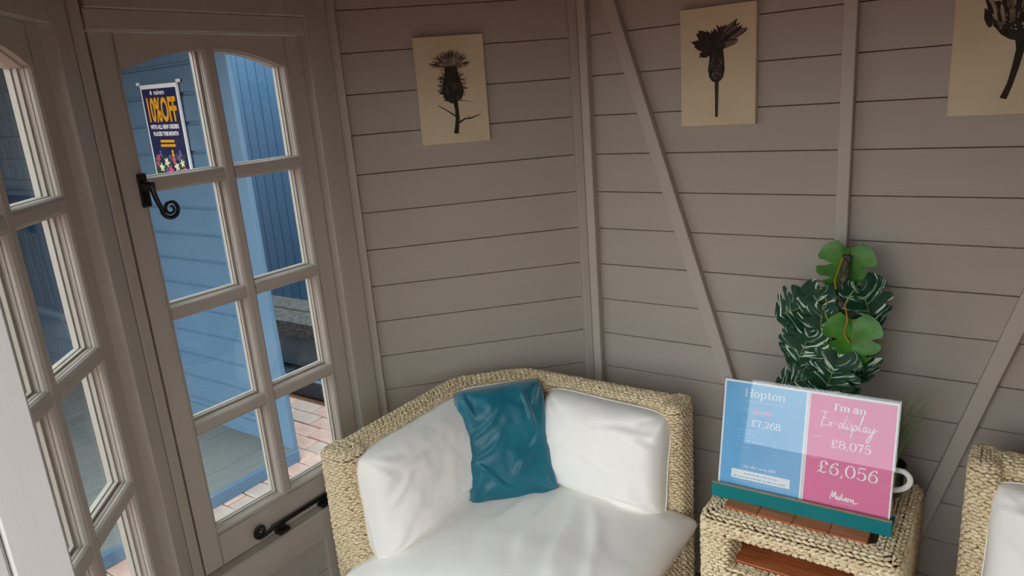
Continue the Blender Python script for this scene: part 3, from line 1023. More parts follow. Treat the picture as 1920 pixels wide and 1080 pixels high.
def pillow(w, h, t, nu=56, nv=56, seed=0, edge=0.30, wrinkle=0.004, ear=0.05, bulge=0.0, box=6.0, chamfer=0.0, droop=0.0, folds=(), rnd=0.10, rndlow=0.04):
    """soft cushion in local x (width), z (height), y (thickness, -y is the front)"""
    vs, fs = [], []
    def sheet(side):
        base = len(vs)
        for j in range(nv + 1):
            for i in range(nu + 1):
                u = math.sin((2 * i / nu - 1) * math.pi / 2) * 0.35 + (2 * i / nu - 1) * 0.65
                v = math.sin((2 * j / nv - 1) * math.pi / 2) * 0.35 + (2 * j / nv - 1) * 0.65
                pr = max(0.0, (1 - abs(u) ** box)) * max(0.0, (1 - abs(v) ** box))
                f = pr ** edge
                f *= 1 + bulge * (1 - u * u) * (1 - v * v)
                # sides pull in between the corners
                x = u * (1 - ear * (1 - v * v) ** 1.0 * abs(u) ** 3)
                z = v * (1 - ear * (1 - u * u) ** 1.0 * abs(v) ** 3)
                kr = rnd if v > 0 else rndlow
                x, z = x * (1 - kr * v ** 4 * u * u), z * (1 - kr * u ** 4 * v * v)
                if chamfer:
                    s_ = z - x
                    if s_ > 0:
                        s2 = s_ - (2 - chamfer) * (s_ / 2) ** 3.5
                        d = (s_ - s2) / 2
                        z -= d; x += d
                X, Z = x * w / 2, z * h / 2
                Y = side * f * t / 2
                p = Vector((X * 9 + seed * 7.3, Z * 9 + side * 4.0, seed * 3.1))
                inner = min(1.0, f * 1.4)
                wv = fbm(p) * wrinkle
                # tension creases running in from the corners
                for cx, cz in ((1, 1), (-1, 1), (1, -1), (-1, -1)):
                    dx, dz = u - cx, v - cz
                    rr = math.hypot(dx, dz)
                    an = math.atan2(dz, dx)
                    wv += wrinkle * 0.9 * math.exp(-rr * 2.6) * math.sin(an * 11 + seed + cx * 2 + cz) * min(1, rr * 3)
                for (fx, fz, ang, ln, dp) in folds:
                    ca, sa = math.cos(ang), math.sin(ang)
                    a_ = (u - fx) * ca + (v - fz) * sa
                    b_ = -(u - fx) * sa + (v - fz) * ca + 0.06 * math.sin(a_ * 5)
                    wv += dp * math.exp(-(a_ / ln) ** 2) * (math.exp(-(b_ / 0.045) ** 2) - 0.55 * math.exp(-((b_ - 0.09) / 0.06) ** 2))
                Y += side * wv * inner
                Z += droop * u * u * h
                vs.append((X, Y, Z))
        for j in range(nv):
            for i in range(nu):
                a = base + j * (nu + 1) + i
                q = (a, a + 1, a + nu + 2, a + nu + 1)
                fs.append(q if side < 0 else q[::-1])
    sheet(-1)
    sheet(1)
    bm = bmesh.new()
    bv = [bm.verts.new(v) for v in vs]
    for f in fs:
        bm.faces.new([bv[i] for i in f])
    bmesh.ops.remove_doubles(bm, verts=bm.verts, dist=0.0008)
    me = bpy.data.meshes.new('cushion')
    bm.to_mesh(me)
    bm.free()
    me.polygons.foreach_set('use_smooth', [True] * len(me.polygons))
    return me


def border(w, h, ear, rad=0, n=40, rnd=0.10, rndlow=0.04):
    pts = []
    for (a, b) in (((-1, -1), (1, -1)), ((1, -1), (1, 1)), ((1, 1), (-1, 1)), ((-1, 1), (-1, -1))):
        for k in range(n):
            t = k / n
            u, v = a[0] + (b[0] - a[0]) * t, a[1] + (b[1] - a[1]) * t
            x = u * (1 - ear * (1 - v * v) * abs(u) ** 3)
            z = v * (1 - ear * (1 - u * u) * abs(v) ** 3)
            kr = rnd if v > 0 else rndlow
            x, z = x * (1 - kr * v ** 4 * u * u), z * (1 - kr * u ** 4 * v * v)
            pts.append((x * w / 2, 0, z * h / 2))
    return pts + [pts[0]]


def place(me, m, name, loc, rz, tilt, label, roll=0.0, pipe=None, pm='cushion', cat='cushion', group=None, h=0.0):
    """stand a cushion: bottom edge centre at loc, facing rz (0 = facing -y), leaning back by tilt"""
    me.materials.clear()
    me.materials.append(M[m])
    e = link(name, me, None, Matrix.Translation(loc) @ Matrix.Rotation(rz, 4, 'Z') @ Matrix.Rotation(-tilt, 4, 'X') @ Matrix.Rotation(roll, 4, 'Y') @ Matrix.Translation((0, 0, h / 2)))
    tag(e, label, cat, group)
    if pipe:
        MB().tube(border(*pipe[:3], rnd=0.05 if m == 'teal' else 0.10), pipe[3], 6, caps=False).build('piping', M[pm], e, None, True, True)
    return e


# seat cushion: a plump pad lying flat
seat = pillow(0.70, 0.655, 0.135, 72, 72, seed=2, edge=0.34, wrinkle=0.003, ear=0.035, bulge=0.25, box=5.0, chamfer=1.45, rnd=0.0, rndlow=0.0,
              folds=((0.05, 0.15, 1.9, 0.5, 0.007), (0.32, 0.05, 2.0, 0.45, 0.008), (0.6, 0.0, 2.15, 0.4, 0.007), (-0.2, 0.1, 1.75, 0.4, 0.005), (0.45, 0.3, 2.3, 0.4, 0.005)))
seat.materials.append(M['cushion'])
sc = link('seat_cushion', seat, None, Matrix.Translation((0.139, -0.607, 0.383)) @ Matrix.Rotation(R(-90), 4, 'X'))
tag(sc, 'wide white cotton seat cushion on the woven corner sofa', 'cushion')
seat2 = link('seat_cushion', seat, None, Matrix.Translation((1.5335 - 0.143, -0.595, 0.383)) @ Matrix.Diagonal((-1, 1, 1, 1)) @ Matrix.Rotation(R(-90), 4, 'X'))
tag(seat2, 'white cotton seat cushion on the sofa at the right edge', 'cushion')

lc = pillow(0.48, 0.295, 0.165, 64, 48, seed=4, edge=0.42, wrinkle=0.009, ear=0.045, bulge=0.12, box=4.6,
            folds=((-0.5, 0.55, 0.3, 0.4, 0.006), (0.3, -0.62, 0.15, 0.7, -0.006), (-0.75, 0.2, 1.2, 0.3, 0.005)))
place(lc, 'cushion', 'back_cushion', (-0.132, -0.640, 0.425), R(90), R(8), 'white cotton back cushion left of the teal cushion', pipe=(0.48, 0.295, 0.045, 0.0022), group='white back cushions', h=0.295)
rc = pillow(0.40, 0.295, 0.165, 64, 48, seed=6, edge=0.42, wrinkle=0.010, ear=0.045, bulge=0.12, box=4.6,
            folds=((0.55, 0.62, 0.25, 0.4, 0.008), (0.75, 0.45, -0.2, 0.3, 0.006), (-0.1, -0.1, -0.25, 0.8, 0.004), (0.5, -0.75, 0.2, 0.5, -0.006)))
place(rc, 'cushion', 'back_cushion', (0.222, -0.335, 0.425), 0, R(8), 'white cotton back cushion right of the teal cushion', roll=R(2), pipe=(0.40, 0.295, 0.045, 0.0022), group='white back cushions', h=0.295)
cc = pillow(0.26, 0.312, 0.10, 44, 44, seed=8, edge=0.30, wrinkle=0.004, ear=0.03, bulge=0.1, box=7.0)
place(cc, 'cushion', 'back_cushion', (-0.06, -0.40, 0.425), R(45), R(8), 'white cotton back cushion hidden behind the teal cushion', pipe=(0.26, 0.312, 0.03, 0.0022), group='white back cushions', h=0.312)
r2 = pillow(0.40, 0.30, 0.165, 64, 48, seed=11, edge=0.42, wrinkle=0.008, ear=0.045, bulge=0.12, box=4.6,
            folds=((-0.6, 0.7, 0.3, 0.4, 0.008), (-0.5, -0.1, -0.7, 0.5, 0.006)))
place(r2, 'cushion', 'back_cushion', (1.325, -0.305, 0.40), 0, R(8), 'white cotton back cushion on the sofa at the right edge', pipe=(0.40, 0.30, 0.045, 0.0022), h=0.30)
tc = pillow(0.262, 0.335, 0.085, 72, 84, seed=5, edge=0.42, wrinkle=0.008, ear=0.02, bulge=0.25, box=4.0, rnd=0.05,
            folds=((-0.5, 0.3, 0.7, 0.4, 0.006), (-0.6, -0.1, 0.6, 0.4, 0.006), (0.55, 0.55, -1.1, 0.35, 0.008), (-0.4, -0.5, -0.5, 0.4, 0.006), (0.4, -0.2, 0.9, 0.4, 0.005),
                   (-0.75, 0.75, -0.9, 0.25, 0.007), (0.8, 0.8, 1.2, 0.2, 0.008)))
place(tc, 'teal', 'scatter_cushion', (0.030, -0.490, 0.438), R(45), R(20), 'teal velvet scatter cushion with grey piping on the corner sofa', roll=R(-1.5), pipe=(0.262, 0.335, 0.02, 0.0026), pm='piping', h=0.335)

# ------------------------------------------------------------------ woven side table
TX0, TX1, TY0, TY1, TZ = 0.566, 0.994, -0.482, -0.105, 0.560
tb = empty('woven_side_table', ((TX0 + TX1) / 2, (TY0 + TY1) / 2, 0))
tag(tb, 'woven seagrass side table with a wooden tray top and open shelf', 'table')
PW = 0.070
OZ0, OZ1 = 0.425, 0.514                              # shelf opening
core = MB()
for (a, b) in ((TX0, TX0 + PW), (TX1 - PW - 0.012, TX1)):
    block(core, a + 0.001, b - 0.001, TY0 + 0.001, TY1 - 0.001, 0.024, 0.02, TZ - 0.022)
core.box(TX0 + 0.03, TX1 - 0.03, TY0 + 0.004, TY0 + 0.045, OZ1 + 0.004, TZ - 0.024)
core.box(TX0 + 0.03, TX1 - 0.03, TY1 - 0.045, TY1 - 0.004, 0.02, TZ - 0.024)
core.box(TX0 + 0.03, TX1 - 0.03, TY0 + 0.004, TY0 + 0.045, 0.02, OZ0 - 0.004)
core.box(TX0 + 0.022, TX1 - 0.022, TY0 + 0.022, TY1 - 0.022, OZ1 + 0.018, TZ - 0.006)
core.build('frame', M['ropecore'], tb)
rows = []
sec = rounded_rect(TX0, TX1, TY0, TY1, 0.026)
sp_, sn_ = resample2(*sec, step=0.008)
z = 0.03
while z < TZ - 0.022:
    if OZ0 < z < OZ1:
        P = [(p[0], p[1], z) for p in sp_]
        N = [(q[0], q[1], 0) for q in sn_]
        keep = [not (p[1] < TY0 + 0.004 and TX0 + PW < p[0] < TX1 - PW - 0.012) for p in P]
        k0 = keep.index(False)
        P2, N2 = P[k0:] + P[:k0], N[k0:] + N[:k0]
        kk = keep[k0:] + keep[:k0]
        k1 = kk.index(True)
        rows.append((P2[k1:], N2[k1:], False))
    else:
        rows.append(([(p[0], p[1], z) for p in sp_], [(q[0], q[1], 0) for q in sn_], True))
    z += ROW
cr = 0.024
for k in range(0, 5):
    a = R(22.5 * k)
    ins = cr * (1 - math.cos(a))
    pp, nn = resample2(*rounded_rect(TX0 + ins, TX1 - ins, TY0 + ins, TY1 - ins, 0.026))
    rows.append(([(p[0], p[1], TZ - cr + cr * math.sin(a)) for p in pp], [(q[0] * math.cos(a), q[1] * math.cos(a), math.sin(a)) for q in nn], True))
for k in range(1, 4):
    ins = cr + k * ROW
    pp, nn = resample2(*rounded_rect(TX0 + ins, TX1 - ins, TY0 + ins, TY1 - ins, 0.02))
    rows.append(([(p[0], p[1], TZ) for p in pp], [(0, 0, 1)] * len(pp), True))
# opening reveals
for x, s in ((TX0 + PW, 1), (TX1 - PW - 0.012, -1)):
    z = OZ0
    while z < OZ1 + 0.002:
        rows.append(([(x, TY0 + 0.004, z), (x, TY0 + 0.10, z)], [(s, 0, 0)] * 2, False)); z += ROW
for k in range(4):
    rows.append(([(TX0 + PW, TY0 + 0.006 + k * ROW, OZ0), (TX1 - PW - 0.012, TY0 + 0.006 + k * ROW, OZ0)], [(0, 0, 1)] * 2, False))
    rows.append(([(TX0 + PW, TY0 + 0.006 + k * ROW, OZ1), (TX1 - PW - 0.012, TY0 + 0.006 + k * ROW, OZ1)], [(0, 0, -1)] * 2, False))
wv = link('table_weave', stitches(rows, seed=21), tb)
wv['kind'] = 'stuff'

xs = [0.612, 0.69, 0.768, 0.846, 0.924]
for k in range(4):
    MB().box(xs[k] + 0.0003, xs[k + 1] - 0.0003, -0.440, -0.148, TZ - 0.012, TZ + 0.008, c=0.002).build('tray_plank', M['wood'], tb)
MB().box(TX0 + PW - 0.01, TX1 - PW, TY0 + 0.038, TY1 - 0.05, OZ0 - 0.006, OZ0 + 0.006, c=0.002).build('shelf', M['wood'], tb)
MB().box(TX0 + PW - 0.006, TX1 - PW, TY1 - 0.06, TY1 - 0.05, OZ0 + 0.006, OZ1 + 0.03).build('back_board', M['wood'], tb)
MB().box(TX0 + PW - 0.004, TX1 - PW - 0.008, TY0 + 0.046, TY1 - 0.062, OZ1 + 0.006, OZ1 + 0.016).build('under_board', M['wood'], tb)

# ------------------------------------------------------------------ price sign in a teal holder
TT = TZ + 0.008
ang = R(1.9)
HB = Matrix.Translation((0.767, -0.384, TT)) @ Matrix.Rotation(ang, 4, 'Z')
hd = empty('price_sign_holder', (0.767, -0.384, TT), ang)
tag(hd, 'teal wooden sign holder with a blue and a pink price sheet on the side table', 'sign')
MB().box(-0.196, 0.196, -0.018, -0.010, 0.0, 0.036, HB, c=0.0008).build('plinth_front', M['tealwood'], hd)
MB().box(-0.196, 0.196, -0.0178, -0.0102, 0.0361, 0.0368, HB).build('plinth_edge', M['plyedge'], hd)
MB().box(-0.196, 0.196, -0.010, 0.055, 0.0, 0.010, HB, c=0.0008).build('plinth_base', M['tealwood'], hd)
TILT = R(14)
SM = HB @ Matrix.Translation((0, -0.006, 0.011)) @ Matrix.Rotation(-TILT, 4, 'X')
SHH = 0.277
MB().box(-0.189, 0.193, 0.0002, 0.003, 0.0, SHH + 0.006, SM).build('acrylic_back', M['acrylic'], hd)
MB().box(-0.186, 0.0065, -0.0010, 0.0, 0.0, SHH, SM).build('blue_sheet', M['paper'], hd)
MB().box(0.0072, 0.190, -0.0010, 0.0, 0.0, SHH, SM).build('pink_sheet', M['paper'], hd)
BL = bpy.data.objects['blue_sheet']
PK = bpy.data.objects['pink_sheet']
MB().box(-0.182, 0.0015, -0.0013, -0.0011, 0.003, SHH - 0.005, SM).build('blue_print', M['sheetblue'], BL)
MB().box(0.0105, 0.1865, -0.0013, -0.0011, 0.003, SHH - 0.005, SM).build('pink_print', M['sheetpink'], PK)
MB().box(-0.189, 0.193, -0.0042, -0.0030, 0.0, SHH + 0.004, SM).build('acrylic_front', M['acrylic'], hd)


def arc(cx, cy, rx, ry, a0, a1, n=14, thick=0.1, thin=0.03):
    out = []
    for k in range(n + 1):
        a = R(a0 + (a1 - a0) * k / n)
        out.append((cx + rx * math.cos(a), cy + ry * math.sin(a), thin + (thick - thin) * abs(math.cos(a)) ** 1.3))
    return out


def st(x0, y0, x1, y1, w):
    return [(x0, y0, w), (x1, y1, w)]


def glyphs(tk, tn):
    A = lambda *a, **k: arc(*a, thick=tk, thin=tn, **k)
    ser = lambda x, y, w=0.2: st(x - w / 2, y, x + w / 2, y, tn)
    G = {
        'H': (0.78, [st(.15, 0, .15, .72, tk), st(.62, 0, .62, .72, tk), st(.15, .38, .62, .38, tn), ser(.15, .015, .25), ser(.15, .705, .25), ser(.62, .015, .25), ser(.62, .705, .25)]),
        'o': (0.56, [A(.28, .25, .2, .24, 0, 360, n=24)]),
        'p': (0.62, [st(.14, -.22, .14, .48, tk), ser(.14, -.21, .24), st(.02, .47, .14, .47, tn), A(.33, .25, .19, .23, 0, 360, n=24)]),
        't': (0.40, [st(.17, .10, .17, .66, tk), A(.27, .10, .10, .10, 180, 330), st(.03, .47, .33, .47, tn)]),
        'n': (0.66, [st(.14, 0, .14, .48, tk), st(.02, .47, .14, .47, tn), ser(.14, .015, .24), A(.32, .30, .17, .18, 0, 165), st(.49, 0, .49, .31, tk), ser(.49, .015, .24)]),
        'm': (0.98, [st(.14, 0, .14, .48, tk), st(.02, .47, .14, .47, tn), ser(.14, .015, .24), A(.31, .31, .16, .17, 0, 165), st(.47, 0, .47, .31, tk), ser(.47, .015, .2),
                     A(.64, .31, .16, .17, 0, 165), st(.80, 0, .80, .31, tk), ser(.80, .015, .24)]),
        'I': (0.36, [st(.18, 0, .18, .72, tk), ser(.18, .015, .28), ser(.18, .705, .28)]),
        "'": (0.2, [[(.10, .72, tk), (.07, .52, tn)]]),
        'a': (0.55, [A(.25, .33, .16, .15, 20, 160), st(.40, .08, .40, .36, tk), A(.22, .14, .16, .13, 0, 360, n=20), A(.46, .08, .06, .06, 180, 300)]),
        ' ': (0.24, []),
        ',': (0.26, [[(.10, .05, tk), (.14, .02, tk * .9), (.12, -.08, tk * .5), (.06, -.15, tn)]]),
        '0': (0.62, [A(.31, .35, .23, .35, 0, 360, n=28)]),
        '2': (0.58, [A(.27, .50, .19, .21, 160, -30), [(.44, .40, tk * .9), (.30, .22, tk * .6), (.10, .04, tn)], st(.08, .04, .50, .04, tk * .75), [(.50, .02, tn), (.52, .16, tn)]]),
        '5': (0.58, [st(.14, .68, .48, .70, tk * .7), [(.14, .70, tn), (.11, .38, tn)], A(.27, .22, .22, .22, 140, -150, n=22)]),
        '6': (0.60, [A(.30, .22, .21, .22, 0, 360, n=24), [(.10, .22, tk), (.12, .42, tk * .9), (.22, .60, tk * .7), (.40, .71, tn)], A(.40, .64, .06, .06, 100, -60, n=6)]),
        '7': (0.54, [st(.06, .66, .50, .66, tk * .8), [(.50, .66, tn), (.34, .38, tk * .7), (.24, 0, tk)], [(.06, .70, tn), (.05, .52, tn)]]),
        '8': (0.60, [A(.30, .53, .17, .17, 0, 360, n=22), A(.30, .19, .22, .20, 0, 360, n=24)]),
        '£': (0.66, [A(.40, .53, .17, .18, 20, 190, n=12), [(.24, .52, tk), (.27, .30, tk), (.22, .10, tk * .8), (.08, .03, tn)], st(.08, .36, .44, .36, tn), [(.06, .05, tk * .7), (.2, .09, tk * .8), (.4, .02, tk * .8), (.58, .10, tn)],
                      A(.54, .56, .035, .035, 0, 360, n=8)]),
    }
    return G


def serif(txt, x, z, size, parent, mname, name, mxp, tk=0.11, tn=0.032, center=True, off=0.0016, track=0.0):
    G = glyphs(tk, tn)
    W = sum(G[c][0] + track for c in txt)
    cx = x - (W * size / 2 if center else 0)
    mb = MB()
    pl = lambda a, b, o: mxp @ Vector((a, -o, b))
    for c in txt:
        adv, strokes = G[c]
        for i, s_ in enumerate(strokes):
            mb.ribbon([(cx + p[0] * size, z + p[1] * size) for p in s_], [p[2] * size for p in s_], off, pl)
        cx += (adv + track) * size
    return mb.build(name, M[mname], parent)


def script(strokes, x, z, size, w, parent, mname, name, mxp, off=0.0016, shear=0.0):
    mb = MB()
    pl = lambda a, b, o: mxp @ Vector((a, -o, b))
    for s_ in strokes:
        pts = catmull([(p[0], p[1], 0) for p in s_], 7)
        n = len(pts)
        ws = [w * (0.55 + 0.45 * math.sin(math.pi * min(1, max(0, k / (n - 1)))) ** 0.5) for k in range(n)]
        mb.ribbon([(x + (p[0] + p[1] * shear) * size, z + p[1] * size) for p in pts], ws, off, pl)
    return mb.build(name, M[mname], parent)


def bars(rows_, parent, mname, name, mxp, h=0.0022, off=0.0016):
    """lines of unreadably small print: broken dashes"""
    mb = MB()
    r = random.Random(3)
    for (x0, x1, z) in rows_:
        x = x0
        while x < x1:
            l = min(r.uniform(0.003, 0.010), x1 - x)
            hh = h * r.uniform(0.7, 1.0)
            mb.add([mxp @ Vector(v) for v in ((x, -off, z), (x + l, -off, z), (x + l, -off, z + hh), (x, -off, z + hh))], [(0, 1, 2, 3)])
            x += l + r.uniform(0.0015, 0.003)
    o = mb.build(name, M[mname], parent)
    o['kind'] = 'stuff'
    return o


# blue sheet: centre x = -0.09
serif('Hopton', -0.090, 0.241, 0.0265, BL, 'ink', 'heading', SM, 0.10, 0.03)
bars([(-0.135, -0.045, 0.229)], BL, 'bluepale', 'fine_print', SM, 0.0035)
serif('£8,075', -0.091, 0.2005, 0.0150, BL, 'pinkink', 'old_price', SM, 0.11, 0.04)
MB().box(-0.117, -0.066, -0.0018, -0.0017, 0.2050, 0.2062, SM).build('strike_line', M['pinkink'], BL)
bars([(-0.139, -0.122, 0.210), (-0.139, -0.122, 0.204)], BL, 'bluepale', 'fine_print', SM)
serif('£7,268', -0.084, 0.172, 0.0215, BL, 'ink', 'offer_price', SM, 0.11, 0.035)
bars([(-0.139, -0.128, 0.182), (-0.139, -0.128, 0.177)], BL, 'bluepale', 'fine_print', SM)
bars([(-0.148, -0.098, 0.159), (-0.148, -0.104, 0.1505), (-0.148, -0.108, 0.142), (-0.148, -0.090, 0.1335), (-0.148, -0.112, 0.125), (-0.148, -0.116, 0.117)] +
     [(-0.065, -0.052, 0.142 - k * 0.0078) for k in range(5)], BL, 'bluepale', 'fine_print', SM)
put_text('July offer saving £807', 0.0088, 'ink', BL, SM, -0.090, 0.070, 1.0, 0.0016)
MB().box(-0.155, -0.020, -0.0016, -0.0014, 0.040, 0.062, SM).build('white_band', M['paper'], BL)
bars([(-0.125, -0.045, 0.053), (-0.150, -0.028, 0.044)], BL, 'bluepale', 'fine_print', SM, 0.0034, 0.0018)
bars([(-0.150, -0.040, 0.034)], BL, 'bluepale', 'fine_print', SM)
# pink sheet: centre x = 0.098
serif("I'm an", 0.094, 0.241, 0.0225, PK, 'ink', 'heading', SM, 0.15, 0.04)
EX = [
    [(.46, .94), (.24, 1.00), (.04, .92)], [(.30, .97), (.20, .62), (.11, .24), (.10, .06), (.22, .02), (.44, .16)], [(.16, .54), (.28, .57), (.40, .62)],
    [(.52, .38), (.60, .32), (.66, .14), (.76, .10)], [(.78, .40), (.64, .24), (.48, .08)], [(.84, .27), (.96, .29), (1.06, .31)],
    [(1.40, .34), (1.26, .38), (1.15, .24), (1.18, .07), (1.30, .12), (1.42, .36), (1.56, .80), (1.62, 1.00)], [(1.62, 1.00), (1.50, .56), (1.42, .22), (1.46, .06), (1.58, .18)],
    [(1.66, .36), (1.62, .14), (1.66, .06), (1.76, .18)], [(1.71, .52), (1.73, .55)],
    [(1.96, .40), (1.87, .36), (1.90, .24), (1.96, .12), (1.88, .03), (1.78, .08)],
    [(2.06, .38), (1.98, .02), (1.86, -.50)], [(2.03, .26), (2.14, .39), (2.23, .32), (2.19, .12), (2.08, .04), (1.99, .10)],
    [(2.28, .14), (2.44, .56), (2.55, .96), (2.53, 1.04), (2.44, .70), (2.36, .26), (2.38, .06), (2.48, .12)],
    [(2.80, .34), (2.68, .38), (2.57, .22), (2.61, .06), (2.72, .12), (2.81, .35), (2.78, .12), (2.83, .05), (2.94, .16)],
    [(3.00, .38), (2.96, .16), (3.02, .06), (3.14, .18), (3.24, .40), (3.12, -.06), (2.96, -.52), (2.84, -.60), (2.84, -.42), (3.04, -.08), (3.40, .30)]]
script(EX, 0.034, 0.2010, 0.0345, 0.0020, PK, 'ink', 'script_heading', SM)
serif('£8,075', 0.1010, 0.1560, 0.0262, PK, 'ink', 'old_price', SM, 0.10, 0.032)
bars([(0.024, 0.038, 0.176)], PK, 'pinkink', 'fine_print', SM, 0.0016)
bars([(0.018, 0.036, 0.126)], PK, 'pinkink', 'fine_print', SM, 0.0016)
serif('£6,056', 0.0985, 0.0950, 0.0385, PK, 'ink', 'display_price', SM, 0.10, 0.032, track=0.0)
MV = [[(.0, .0), (.10, .42), (.20, .86), (.22, .92), (.26, .50), (.30, .26), (.42, .60), (.54, .90), (.56, .60), (.56, .22), (.62, .12)],
      [(.90, .40), (.74, .40), (.66, .22), (.74, .08), (.86, .20), (.92, .42), (.92, .14), (1.00, .10), (1.10, .34), (1.20, .80), (1.20, .60), (1.14, .16), (1.24, .10)],
      [(1.28, .40), (1.36, .12), (1.44, .16), (1.54, .42)], [(1.58, .24), (1.72, .30), (1.74, .42), (1.64, .42), (1.58, .22), (1.66, .08), (1.80, .14), (1.92, .42), (1.90, .20), (1.90, .06), (1.94, .26), (2.04, .42), (2.12, .36)],
      [(2.14, .40), (2.16, .06), (2.24, .30), (2.36, .42), (2.40, .20), (2.42, .06), (2.54, .02), (2.72, .08), (2.84, .14)]]
script(MV, 0.068, 0.0395, 0.0200, 0.0028, PK, 'ink', 'maker_lettering', SM)
bars([(0.084, 0.118, 0.0345)], PK, 'pinkink', 'fine_print', SM, 0.0012)

# ------------------------------------------------------------------ things standing behind the sign on the table
# dark glazed pot
jp = Vector((0.915, -0.225, TT))
ju = empty('dark_glazed_planter', jp)
tag(ju, 'dark green glazed planter of grass behind the pink price sheet', 'planter')
MB().lathe([(0.0, 0.0), (0.036, 0.0), (0.046, 0.012), (0.052, 0.05), (0.053, 0.075), (0.055, 0.080), (0.053, 0.084), (0.049, 0.082), (0.047, 0.07), (0.0, 0.068)], 36, Matrix.Translation(jp)).build('pot', M['darkpot'], ju, None, False, True, 50)
MB().lathe([(0.0, 0.072), (0.047, 0.070)], 24, Matrix.Translation(jp)).build('soil', M['soil'], ju)
gb = MB()
rg = random.Random(11)
for k in range(70):
    a = rg.uniform(0, 2 * math.pi)
    r0 = rg.uniform(0, 0.03)
    ln = rg.uniform(0.10, 0.215)
    lean = rg.uniform(0.02, 0.50)
    b0 = jp + Vector((r0 * math.cos(a), r0 * math.sin(a), 0.070))
    dirv = Vector((math.cos(a), 0.6 * math.sin(a), 0))
    pts = [b0 + dirv * (lean * ln * t * t) + Vector((0, 0, ln * (t - 0.28 * lean * t * t))) for t in (0, 0.3, 0.6, 0.85, 1.0)]
    gb.tube([p for p in pts], [0.0014, 0.0013, 0.0011, 0.0008, 0.0003], 4)
gr = gb.build('grass_blades', M['grass'], ju)
gr['kind'] = 'stuff'
# white jug, only its handle shows past the sheet
kp = Vector((0.908, -0.306, TT))
kg = empty('white_jug', kp)
tag(kg, 'white ceramic jug whose round handle shows right of the pink sheet', 'jug')
MB().lathe([(0, 0), (0.030, 0), (0.034, 0.006), (0.037, 0.04), (0.034, 0.110), (0.032, 0.125), (0.0305, 0.125), (0.0325, 0.110), (0.035, 0.04), (0.032, 0.01), (0, 0.008)], 32, Matrix.Translation(kp)).build('body', M['white'], kg, None, False, True, 50)
hp = catmull([(0.030, 0, 0.107), (0.046, 0, 0.115), (0.064, 0, 0.114), (0.075, 0, 0.101), (0.073, 0, 0.085), (0.060, 0, 0.071), (0.034, 0, 0.061)], 6)
MB().tube([kp + Vector(p) for p in hp], 0.0048, 10, flat=1.35).build('handle', M['white'], kg, None, False, True)

# second low pot of grass at the left behind the blue sheet
lp = Vector((0.640, -0.235, TT))
lu = empty('small_grass_pot', lp)
tag(lu, 'small pot of thin grass behind the blue price sheet', 'planter')
MB().lathe([(0.0, 0.0), (0.030, 0.0), (0.040, 0.06), (0.042, 0.066), (0.038, 0.066), (0.034, 0.055), (0.0, 0.054)], 28, Matrix.Translation(lp)).build('pot', M['darkpot'], lu, None, False, True, 50)
gb = MB()
for k in range(40):
    a = rg.uniform(0, 2 * math.pi)
    ln = rg.uniform(0.12, 0.205)
    lean = rg.uniform(0.0, 0.35)
    b0 = lp + Vector((0.02 * math.cos(a), 0.02 * math.sin(a), 0.05))
    dirv = Vector((math.cos(a), 0.6 * math.sin(a), 0))
    gb.tube([b0 + dirv * (lean * ln * t * t) + Vector((0, 0, ln * (t - 0.2 * lean * t * t))) for t in (0, 0.4, 0.8, 1.0)], [0.0012, 0.0011, 0.0008, 0.0003], 4)
gr = gb.build('grass_blades', M['grass'], lu)
gr['kind'] = 'stuff'

# ------------------------------------------------------------------ monstera on a moss pole
PB = Vector((0.775, -0.205, TT))
pl_ = empty('potted_monstera', PB)
tag(pl_, 'variegated monstera on a moss pole behind the price sign', 'plant')
MB().lathe([(0.0, 0.0), (0.046, 0.0), (0.052, 0.01), (0.064, 0.095), (0.067, 0.10), (0.066, 0.112), (0.061, 0.112), (0.058, 0.095), (0.0, 0.092)], 36, Matrix.Translation(PB)).build('pot', M['darkpot'], pl_, None, False, True, 50)
MB().lathe([(0.0, 0.100), (0.058, 0.097)], 24, Matrix.Translation(PB)).build('soil', M['soil'], pl_)


